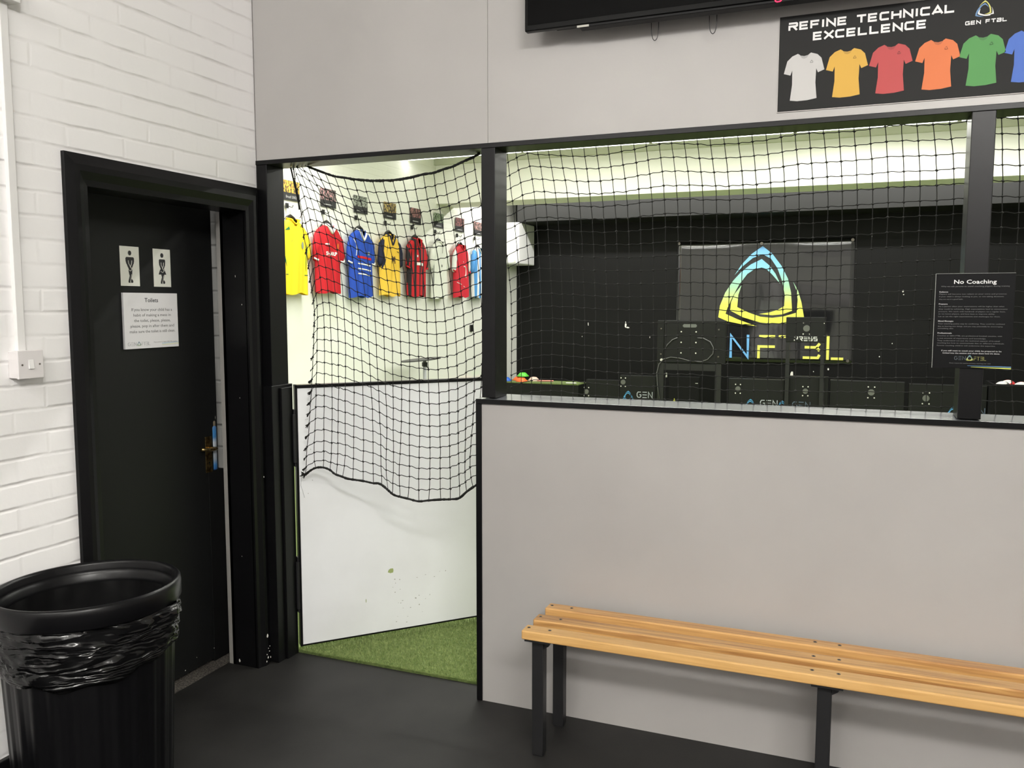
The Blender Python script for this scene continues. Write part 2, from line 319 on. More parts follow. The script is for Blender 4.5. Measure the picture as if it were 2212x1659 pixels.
# ---- measured node positions of the nets (metres) and outline of the printed mark
NET1 = [[None,None,None,None,None,[0.1601,0.0942,1.9902],[0.1634,0.0935,1.9515],[0.1703,0.0925,1.9008],[0.1812,0.0918,1.8355],[0.1919,0.0917,1.768],[0.1982,0.0923,1.7113],[0.205,0.0938,1.6629],[0.2106,0.0958,1.6173],[0.2125,0.0979,1.5701],[0.2091,0.0996,1.5203],[0.2036,0.1004,1.4701],[0.2025,0.1002,1.4202],[0.1987,0.0989,1.3713],[0.1975,0.0966,1.3219],[0.1945,0.0938,1.273],[0.1929,0.0909,1.223],[0.1886,0.0885,1.1753],[0.185,0.0868,1.1271],[0.1801,0.086,1.0769],[0.1755,0.086,1.0254],[0.1662,0.0864,0.9722],[0.1615,0.0869,0.9289],[0.159,0.087,0.8811],[0.1535,0.0864,0.8472]],[[0.1127,0.0968,2.2156],[0.1204,0.0966,2.1846],[0.128,0.0956,2.1437],[0.1389,0.0943,2.0967],[0.1523,0.0933,2.0474],[0.1662,0.0928,1.9989],[0.1804,0.0931,1.9508],[0.1899,0.0942,1.9045],[0.1965,0.0958,1.8573],[0.2026,0.0975,1.8074],[0.2092,0.0988,1.7534],[0.2153,0.0993,1.7005],[0.222,0.0987,1.6471],[0.2274,0.0971,1.5957],[0.2305,0.0945,1.5453],[0.23,0.0914,1.4956],[0.2295,0.0883,1.448],[0.2302,0.0856,1.4006],[0.229,0.0838,1.3514],[0.2276,0.0828,1.3038],[0.2238,0.0828,1.2546],[0.2224,0.0832,1.2042],[0.2187,0.0837,1.1525],[0.2149,0.0839,1.1003],[0.2114,0.0833,1.0473],[0.2075,0.0819,0.9943],[0.2076,0.0796,0.9499],[0.2101,0.0768,0.9112],[0.2179,0.074,0.8832]],[None,[0.1226,0.0931,2.2068],[0.1381,0.093,2.1624],[0.1578,0.0937,2.1161],[0.1748,0.0949,2.0661],[0.188,0.0962,2.0155],[0.2011,0.0972,1.9653],[0.2117,0.0974,1.9155],[0.223,0.0965,1.8668],[0.2334,0.0946,1.8188],[0.2435,0.0918,1.7682],[0.2521,0.0885,1.7173],[0.2599,0.0852,1.6646],[0.2668,0.0825,1.6088],[0.272,0.0805,1.5553],[0.2739,0.0796,1.5016],[0.2733,0.0796,1.4487],[0.2723,0.0801,1.3995],[0.2703,0.0807,1.3495],[0.269,0.0811,1.3007],[0.2669,0.0807,1.2532],[0.2664,0.0795,1.2058],[0.2662,0.0775,1.1572],[0.2653,0.075,1.1074],[0.2656,0.0725,1.0573],[0.2665,0.0704,1.0075],[0.2654,0.0692,0.9615],[0.2636,0.0691,0.921],[0.2595,0.0701,0.8883]],[None,[0.1438,0.0942,2.1904],[0.1662,0.0949,2.1527],[0.1871,0.0948,2.1036],[0.2075,0.0938,2.055],[0.2256,0.0916,2.0075],[0.2404,0.0887,1.9586],[0.2549,0.0853,1.9095],[0.267,0.082,1.8588],[0.2792,0.0792,1.8085],[0.2885,0.0774,1.7589],[0.2941,0.0765,1.7097],[0.2983,0.0766,1.66],[0.3024,0.0773,1.6081],[0.3056,0.0782,1.5555],[0.3064,0.0788,1.5014],[0.3079,0.0787,1.4461],[0.3094,0.0778,1.3946],[0.3116,0.0761,1.3437],[0.3117,0.074,1.2961],[0.3124,0.0719,1.2482],[0.3129,0.0702,1.2005],[0.3127,0.0693,1.1518],[0.3113,0.0696,1.1029],[0.3082,0.071,1.0517],[0.3039,0.0733,0.9997],[0.2991,0.0761,0.9523],[0.2935,0.0789,0.9122],[0.2879,0.0812,0.8788]],[[0.1599,0.0907,2.2066],[0.1843,0.0885,2.1711],[0.2095,0.0855,2.1296],[0.2337,0.0821,2.0852],[0.2527,0.0788,2.0409],[0.272,0.0762,1.9948],[0.2872,0.0744,1.9467],[0.2989,0.0738,1.898],[0.311,0.0741,1.8484],[0.3179,0.0751,1.7989],[0.3246,0.0762,1.7494],[0.3298,0.0771,1.6975],[0.3353,0.0774,1.648],[0.3394,0.0769,1.5967],[0.3427,0.0756,1.5453],[0.346,0.0739,1.4943],[0.3486,0.0721,1.4438],[0.3483,0.0708,1.3914],[0.348,0.0703,1.3413],[0.3467,0.071,1.2917],[0.3461,0.0727,1.2417],[0.3411,0.0753,1.1921],[0.3374,0.0784,1.1433],[0.3341,0.0814,1.0941],[0.33,0.0839,1.0459],[0.3281,0.0856,0.9987],[0.3255,0.0864,0.9511],[0.3217,0.0864,0.9037],[0.3157,0.0859,0.8581]],[[0.211,0.076,2.1879],[0.2337,0.0735,2.1471],[0.257,0.072,2.1057],[0.279,0.0716,2.0637],[0.2987,0.0722,2.0182],[0.3136,0.0735,1.9739],[0.3274,0.075,1.9267],[0.3398,0.0763,1.8803],[0.3482,0.077,1.832],[0.3564,0.0768,1.7835],[0.3647,0.0759,1.7344],[0.3716,0.0746,1.6843],[0.3752,0.0732,1.6361],[0.3792,0.0722,1.5855],[0.3815,0.0721,1.5374],[0.383,0.0731,1.4865],[0.3821,0.0751,1.4357],[0.3804,0.0779,1.3858],[0.3763,0.0812,1.3354],[0.3728,0.0844,1.2858],[0.3693,0.0871,1.2352],[0.366,0.0888,1.1851],[0.3652,0.0896,1.135],[0.3639,0.0896,1.0864],[0.3632,0.089,1.0406],[0.364,0.0885,0.9924],[0.3622,0.0883,0.9459],[0.3567,0.0888,0.9],[0.3455,0.0902,0.8504]],[[0.2566,0.0711,2.1692],[0.2778,0.0728,2.1278],[0.2974,0.0747,2.0872],[0.3151,0.0763,2.0461],[0.3325,0.0774,2.001],[0.3487,0.0776,1.9578],[0.3626,0.0771,1.9126],[0.3755,0.0761,1.8643],[0.3858,0.075,1.8164],[0.3956,0.0744,1.7678],[0.4026,0.0745,1.7193],[0.4063,0.0757,1.6709],[0.4101,0.078,1.6207],[0.4119,0.081,1.5704],[0.4118,0.0844,1.5213],[0.4122,0.0876,1.4713],[0.4119,0.0903,1.4214],[0.412,0.092,1.3714],[0.4115,0.0928,1.3215],[0.4115,0.0926,1.2727],[0.4106,0.0919,1.223],[0.4099,0.0911,1.1733],[0.4082,0.0907,1.1259],[0.4067,0.091,1.0767],[0.4041,0.0921,1.0286],[0.4017,0.0939,0.9814],[0.399,0.0961,0.9333],[0.3953,0.0984,0.887],[0.392,0.1001,0.841]],[[0.2961,0.0787,2.1532],[0.3147,0.0792,2.1114],[0.3356,0.0791,2.07],[0.3546,0.0783,2.0283],[0.3725,0.0775,1.984],[0.3885,0.0771,1.9402],[0.401,0.0775,1.8935],[0.4129,0.0788,1.8469],[0.4204,0.0811,1.7998],[0.4272,0.0842,1.7517],[0.4328,0.0876,1.7023],[0.4365,0.0908,1.6535],[0.4388,0.0934,1.605],[0.4415,0.095,1.5562],[0.4449,0.0956,1.5074],[0.4457,0.0952,1.4588],[0.4488,0.0943,1.4108],[0.4509,0.0932,1.3608],[0.4539,0.0925,1.3127],[0.4544,0.0924,1.2627],[0.4531,0.0931,1.2141],[0.4529,0.0946,1.1647],[0.4505,0.0965,1.1155],[0.4502,0.0983,1.0655],[0.4488,0.0996,1.0174],[0.4474,0.1,0.969],[0.4448,0.0993,0.9226],[0.4454,0.0975,0.879],[0.4464,0.0948,0.8373]],[[0.3406,0.0805,2.1382],[0.3585,0.0802,2.0974],[0.3767,0.0806,2.0558],[0.3947,0.082,2.0141],[0.4093,0.0843,1.9701],[0.421,0.0874,1.923],[0.4311,0.0907,1.8782],[0.4401,0.0938,1.8324],[0.45,0.0962,1.785],[0.4565,0.0976,1.738],[0.4634,0.0979,1.69],[0.4698,0.0972,1.641],[0.4761,0.096,1.5909],[0.4808,0.0945,1.5417],[0.4832,0.0934,1.4922],[0.4856,0.093,1.4427],[0.488,0.0934,1.394],[0.4888,0.0944,1.3468],[0.4909,0.0959,1.2972],[0.491,0.0974,1.2496],[0.4941,0.0983,1.2024],[0.4962,0.0984,1.1544],[0.4964,0.0973,1.1059],[0.4988,0.0952,1.0595],[0.5005,0.0923,1.0128],[0.5021,0.0891,0.9657],[0.5024,0.0859,0.9202],[0.5043,0.0834,0.8764],[0.5059,0.0818,0.8354]],[[0.3826,0.0874,2.1306],[0.3965,0.0903,2.0859],[0.4122,0.0934,2.0432],[0.4287,0.0963,2.0013],[0.4426,0.0984,1.957],[0.4533,0.0995,1.9096],[0.4667,0.0995,1.8621],[0.4782,0.0985,1.815],[0.489,0.0968,1.7696],[0.4998,0.095,1.7213],[0.5077,0.0936,1.6758],[0.5135,0.0927,1.6274],[0.5174,0.0927,1.5796],[0.5188,0.0934,1.5303],[0.5208,0.0945,1.4796],[0.5228,0.0956,1.4301],[0.5226,0.0963,1.3794],[0.5248,0.096,1.3299],[0.528,0.0947,1.282],[0.532,0.0924,1.2352],[0.5345,0.0893,1.1895],[0.5384,0.086,1.1434],[0.5414,0.0828,1.0967],[0.5453,0.0802,1.0511],[0.5464,0.0786,1.0051],[0.5471,0.078,0.9572],[0.5467,0.0782,0.9134],[0.5485,0.0789,0.8716],[0.5484,0.0796,0.8325]],[[0.4222,0.0999,2.122],[0.4365,0.1007,2.0794],[0.4515,0.1003,2.0349],[0.4703,0.0989,1.9896],[0.4867,0.0969,1.9453],[0.5005,0.0947,1.8991],[0.5145,0.0928,1.8536],[0.5257,0.0916,1.8063],[0.5357,0.0912,1.7598],[0.543,0.0916,1.7121],[0.5482,0.0924,1.663],[0.5536,0.0933,1.6121],[0.5563,0.0936,1.5639],[0.5595,0.0932,1.5152],[0.5618,0.0917,1.4658],[0.5646,0.0893,1.4157],[0.5666,0.0861,1.3683],[0.5705,0.0827,1.3196],[0.573,0.0795,1.2714],[0.575,0.0771,1.2236],[0.5787,0.0756,1.1762],[0.5793,0.0751,1.1295],[0.5792,0.0755,1.0819],[0.5771,0.0764,1.0357],[0.5745,0.0774,0.9887],[0.5717,0.078,0.9434],[0.5718,0.0778,0.8985],[0.5747,0.0769,0.8556],[0.5821,0.0752,0.8126]],[[0.4719,0.096,2.1161],[0.4869,0.0935,2.0699],[0.5037,0.0913,2.0245],[0.5207,0.0897,1.9808],[0.5347,0.0891,1.9365],[0.5468,0.0892,1.89],[0.5582,0.0897,1.8443],[0.5673,0.0904,1.7971],[0.5768,0.0906,1.7479],[0.583,0.0901,1.7008],[0.5896,0.0885,1.652],[0.5938,0.0861,1.6029],[0.5998,0.0829,1.5547],[0.6042,0.0796,1.5043],[0.6089,0.0765,1.4558],[0.6127,0.0742,1.4065],[0.6127,0.0729,1.3576],[0.6131,0.0727,1.3093],[0.6127,0.0734,1.2612],[0.612,0.0746,1.2132],[0.6115,0.0759,1.166],[0.6099,0.0768,1.1186],[0.6081,0.0771,1.0724],[0.6092,0.0765,1.0265],[0.6098,0.0752,0.9798],[0.6098,0.0736,0.9363],[0.6096,0.0721,0.8909],[0.6069,0.0712,0.845],[0.6046,0.0712,0.8005]],[[0.5226,0.0863,2.1089],[0.5373,0.0862,2.0642],[0.5533,0.0867,2.0206],[0.5679,0.0872,1.9774],[0.5804,0.0874,1.9295],[0.5906,0.0868,1.8834],[0.6012,0.0853,1.8342],[0.613,0.083,1.7879],[0.6237,0.08,1.7399],[0.6332,0.0768,1.6928],[0.64,0.0739,1.6441],[0.6465,0.0719,1.5953],[0.6497,0.0709,1.546],[0.651,0.0709,1.4967],[0.6516,0.072,1.447],[0.652,0.0736,1.3988],[0.6517,0.0752,1.3498],[0.6517,0.0765,1.3012],[0.6515,0.0772,1.2539],[0.6514,0.077,1.2049],[0.6501,0.0761,1.1575],[0.6503,0.0748,1.1117],[0.6477,0.0737,1.0646],[0.6456,0.0731,1.0193],[0.6427,0.0734,0.9737],[0.6377,0.0748,0.9277],[0.6348,0.0772,0.8806],[0.6338,0.0804,0.8341],[0.6347,0.0837,0.7872]],[[0.5723,0.0842,2.1069],[0.5854,0.0837,2.0637],[0.5991,0.0824,2.017],[0.6139,0.0802,1.9723],[0.629,0.0774,1.9258],[0.6424,0.0745,1.8768],[0.6533,0.072,1.8288],[0.6638,0.0702,1.7813],[0.6731,0.0695,1.7322],[0.6792,0.07,1.6833],[0.6834,0.0714,1.6357],[0.6865,0.0734,1.5866],[0.6891,0.0754,1.5382],[0.6889,0.0771,1.49],[0.6903,0.0781,1.4423],[0.6899,0.0783,1.3926],[0.6909,0.0777,1.3442],[0.6908,0.0768,1.2957],[0.6903,0.076,1.2476],[0.689,0.0756,1.1997],[0.688,0.0762,1.1508],[0.6866,0.0778,1.1047],[0.6842,0.0803,1.058],[0.682,0.0835,1.0116],[0.6801,0.0869,0.9661],[0.6775,0.0901,0.921],[0.6756,0.0924,0.8759],[0.6713,0.0938,0.8279],[0.6657,0.0942,0.7792]],[[0.624,0.0755,2.1039],[0.6383,0.0729,2.0607],[0.6523,0.0707,2.0165],[0.6652,0.0693,1.9701],[0.6775,0.069,1.9237],[0.6878,0.0699,1.8768],[0.6986,0.0717,1.8275],[0.705,0.074,1.7773],[0.711,0.0765,1.7287],[0.7161,0.0785,1.6791],[0.7198,0.0799,1.6301],[0.7246,0.0803,1.5805],[0.7254,0.0801,1.5331],[0.7298,0.0794,1.4836],[0.7316,0.0788,1.4346],[0.7323,0.0786,1.3861],[0.734,0.0793,1.338],[0.7339,0.081,1.2895],[0.7327,0.0835,1.2418],[0.7316,0.0868,1.1933],[0.7283,0.0901,1.1447],[0.7274,0.0931,1.0972],[0.7246,0.0954,1.0507],[0.7223,0.0966,1.005],[0.7207,0.0967,0.9589],[0.719,0.096,0.9127],[0.7178,0.0948,0.8684],[0.7183,0.0936,0.8207],[0.7193,0.0929,0.7735]],[[0.6737,0.0694,2.1063],[0.6841,0.0707,2.0616],[0.6955,0.0728,2.0157],[0.7049,0.0755,1.9682],[0.7149,0.0783,1.9236],[0.7253,0.0807,1.8755],[0.7356,0.0823,1.8277],[0.7447,0.083,1.777],[0.7522,0.0829,1.7281],[0.7586,0.0824,1.6774],[0.7651,0.0819,1.6272],[0.7685,0.0818,1.5771],[0.7699,0.0825,1.5278],[0.7699,0.0842,1.4794],[0.7704,0.0867,1.4303],[0.77,0.0898,1.3803],[0.7694,0.093,1.3327],[0.7684,0.0958,1.2833],[0.7683,0.0978,1.236],[0.769,0.0987,1.1886],[0.7706,0.0986,1.1422],[0.7702,0.0975,1.095],[0.7721,0.096,1.0499],[0.7727,0.0945,1.0051],[0.7735,0.0933,0.9605],[0.772,0.0929,0.9169],[0.7709,0.0933,0.872],[0.7689,0.0944,0.827],[0.7647,0.0958,0.7799]],[[0.7165,0.0808,2.1135],[0.7241,0.0834,2.0667],[0.7336,0.0852,2.0199],[0.7454,0.086,1.9731],[0.755,0.0861,1.9269],[0.7636,0.0856,1.8797],[0.7718,0.0851,1.8309],[0.7808,0.085,1.7805],[0.791,0.0856,1.729],[0.7975,0.0872,1.6794],[0.801,0.0895,1.6275],[0.8038,0.0924,1.5777],[0.8047,0.0954,1.5282],[0.807,0.0979,1.4783],[0.8075,0.0996,1.4296],[0.8083,0.1002,1.3799],[0.811,0.0997,1.3323],[0.8132,0.0983,1.285],[0.816,0.0964,1.2369],[0.8174,0.0944,1.1909],[0.8202,0.0929,1.1453],[0.822,0.0921,1.0988],[0.8213,0.0922,1.0538],[0.8221,0.0929,1.0102],[0.8209,0.0939,0.9653],[0.8197,0.0948,0.9208],[0.8194,0.0951,0.8779],[0.8196,0.0944,0.8334],[0.8226,0.0927,0.7897]],[[0.7579,0.0893,2.1249],[0.7659,0.0888,2.0728],[0.775,0.0882,2.0253],[0.7871,0.088,1.9791],[0.7958,0.0884,1.9314],[0.8036,0.0897,1.8822],[0.8105,0.0919,1.8322],[0.8184,0.0945,1.7832],[0.8252,0.0971,1.733],[0.8312,0.0993,1.6814],[0.836,0.1006,1.6319],[0.8418,0.1009,1.5823],[0.846,0.1,1.5326],[0.8512,0.0982,1.4844],[0.8544,0.0959,1.4355],[0.8564,0.0935,1.3886],[0.8595,0.0917,1.3422],[0.8635,0.0905,1.2946],[0.8644,0.0903,1.2484],[0.8645,0.0907,1.2022],[0.8642,0.0914,1.1559],[0.8647,0.0921,1.1092],[0.8649,0.0922,1.0641],[0.8658,0.0914,1.0187],[0.8667,0.0895,0.973],[0.8689,0.0868,0.9288],[0.871,0.0836,0.8843],[0.8731,0.0802,0.8415],[0.874,0.0772,0.7986]],[[0.8037,0.0907,2.1271],[0.8085,0.0917,2.079],[0.8162,0.0935,2.0345],[0.8266,0.0958,1.9869],[0.8345,0.098,1.9401],[0.8417,0.0999,1.8904],[0.8497,0.1008,1.8407],[0.8562,0.1006,1.7925],[0.865,0.0994,1.7436],[0.8714,0.0972,1.6941],[0.8787,0.0945,1.6451],[0.8858,0.0919,1.5958],[0.8917,0.0897,1.5459],[0.8967,0.0883,1.4971],[0.9002,0.0877,1.448],[0.9024,0.0879,1.3995],[0.9029,0.0885,1.3524],[0.9044,0.089,1.304],[0.9059,0.089,1.2582],[0.906,0.0881,1.2107],[0.9071,0.0863,1.1657],[0.9076,0.0837,1.1221],[0.9103,0.0805,1.0768],[0.9117,0.0772,1.035],[0.9136,0.0745,0.9927],[0.9159,0.0725,0.9513],[0.9168,0.0717,0.9072],[0.919,0.0719,0.8596],[0.9188,0.073,0.8096]],[[0.8422,0.0981,2.1397],[0.849,0.0995,2.0905],[0.8575,0.1001,2.0418],[0.8674,0.0996,1.9965],[0.8787,0.0979,1.9493],[0.8882,0.0954,1.8995],[0.8972,0.0924,1.8496],[0.9053,0.0895,1.8009],[0.9131,0.0871,1.7516],[0.9189,0.0854,1.7034],[0.9242,0.0847,1.6545],[0.9291,0.0848,1.6072],[0.9347,0.0853,1.5593],[0.9372,0.0858,1.5127],[0.94,0.0858,1.4649],[0.9431,0.085,1.4185],[0.9466,0.0833,1.3723],[0.9471,0.0807,1.3258],[0.9491,0.0777,1.2795],[0.9501,0.0747,1.2335],[0.9511,0.0722,1.1885],[0.9493,0.0706,1.1424],[0.949,0.0701,1.0977],[0.9477,0.0707,1.0525],[0.9451,0.0721,1.0064],[0.9435,0.0739,0.9614],[0.9425,0.0757,0.9179],[0.9438,0.077,0.876],[0.9481,0.0776,0.836]],[[0.888,0.0958,2.1488],[0.8988,0.093,2.1002],[0.9084,0.0898,2.0543],[0.9173,0.0866,2.0069],[0.9266,0.084,1.9608],[0.9355,0.0823,1.9128],[0.9437,0.0815,1.8636],[0.9502,0.0816,1.8161],[0.9556,0.0821,1.7673],[0.9618,0.0826,1.7185],[0.9671,0.0827,1.673],[0.9715,0.0821,1.6248],[0.9767,0.0806,1.5774],[0.9807,0.0783,1.5305],[0.9845,0.0756,1.4829],[0.9869,0.0729,1.438],[0.9886,0.0707,1.39],[0.9901,0.0694,1.3448],[0.989,0.0693,1.2982],[0.9879,0.0702,1.2529],[0.9847,0.072,1.2071],[0.9812,0.0743,1.1611],[0.9777,0.0765,1.1168],[0.9716,0.0781,1.0706],[0.9678,0.0791,1.0266],[0.9641,0.0791,0.9819],[0.964,0.0786,0.9391],[0.9684,0.0778,0.897],[0.9777,0.0771,0.8573]],[[0.9379,0.0808,2.1617],[0.9475,0.0791,2.1138],[0.9574,0.0783,2.0669],[0.9663,0.0784,2.0205],[0.9743,0.0791,1.9741],[0.9811,0.0798,1.9261],[0.9884,0.0801,1.8784],[0.9947,0.0797,1.8305],[1.0012,0.0785,1.7821],[1.0071,0.0765,1.7347],[1.013,0.0741,1.687],[1.0177,0.0718,1.6401],[1.0216,0.07,1.5937],[1.0245,0.0691,1.5464],[1.0251,0.0693,1.4994],[1.0247,0.0707,1.4535],[1.0235,0.0729,1.4085],[1.0205,0.0755,1.3624],[1.0171,0.078,1.3153],[1.0145,0.08,1.2692],[1.0091,0.0812,1.2238],[1.0071,0.0816,1.1777],[1.004,0.0813,1.1324],[0.9997,0.0806,1.0868],[0.9971,0.0802,1.0399],[0.9951,0.0803,0.9953],[0.9962,0.0812,0.9524],[0.9994,0.0832,0.9128],[1.0074,0.086,0.8766]],[[0.9855,0.0765,2.1749],[0.9919,0.0775,2.1296],[0.9991,0.0781,2.0843],[1.0098,0.078,2.037],[1.0191,0.0771,1.9885],[1.0265,0.0755,1.9402],[1.0335,0.0735,1.8924],[1.0409,0.0716,1.8463],[1.0459,0.0701,1.7995],[1.0509,0.0696,1.7519],[1.0552,0.0702,1.7049],[1.0556,0.0719,1.6595],[1.0565,0.0745,1.6122],[1.0558,0.0774,1.5648],[1.0554,0.0802,1.5181],[1.0517,0.0825,1.469],[1.0482,0.0839,1.4228],[1.046,0.0845,1.3762],[1.0409,0.0843,1.3287],[1.0386,0.0838,1.2811],[1.035,0.0834,1.2341],[1.0317,0.0835,1.1893],[1.0286,0.0844,1.1435],[1.026,0.0863,1.0996],[1.0249,0.089,1.055],[1.0233,0.0921,1.013],[1.0219,0.0951,0.97],[1.0232,0.0976,0.9286],[1.0251,0.0991,0.8872]]]
ROPE_B = [[0.1565,0.083,0.8467],[0.183,0.083,0.8666],[0.2125,0.083,0.8812],[0.2511,0.083,0.8854],[0.2859,0.083,0.8769],[0.3109,0.083,0.861],[0.3485,0.083,0.8516],[0.3796,0.083,0.8445],[0.4538,0.083,0.8408],[0.5027,0.083,0.8353],[0.533,0.083,0.8363],[0.557,0.083,0.8249],[0.5804,0.083,0.8082],[0.6041,0.083,0.7928],[0.6338,0.083,0.7869],[0.6751,0.083,0.7817],[0.7218,0.083,0.7752],[0.7683,0.083,0.7827],[0.8257,0.083,0.7916],[0.8711,0.083,0.7968],[0.9105,0.083,0.8046],[0.9441,0.083,0.8331],[0.9747,0.083,0.8561],[1.0036,0.083,0.8737],[1.0323,0.083,0.8912]]
ROPE_T = [[0.2041,0.085,2.1887],[0.2474,0.085,2.172],[0.2934,0.085,2.1553],[0.3375,0.085,2.1406],[0.3844,0.085,2.1324],[0.4323,0.085,2.1235],[0.4784,0.085,2.1172],[0.5241,0.085,2.1123],[0.5723,0.085,2.111],[0.6197,0.085,2.1097],[0.6656,0.085,2.1122],[0.7139,0.085,2.1181],[0.7603,0.085,2.1254],[0.8062,0.085,2.1289],[0.8489,0.085,2.1397],[0.894,0.085,2.1496],[0.9359,0.085,2.1645],[0.9814,0.085,2.1796],[1.0092,0.085,2.192]]
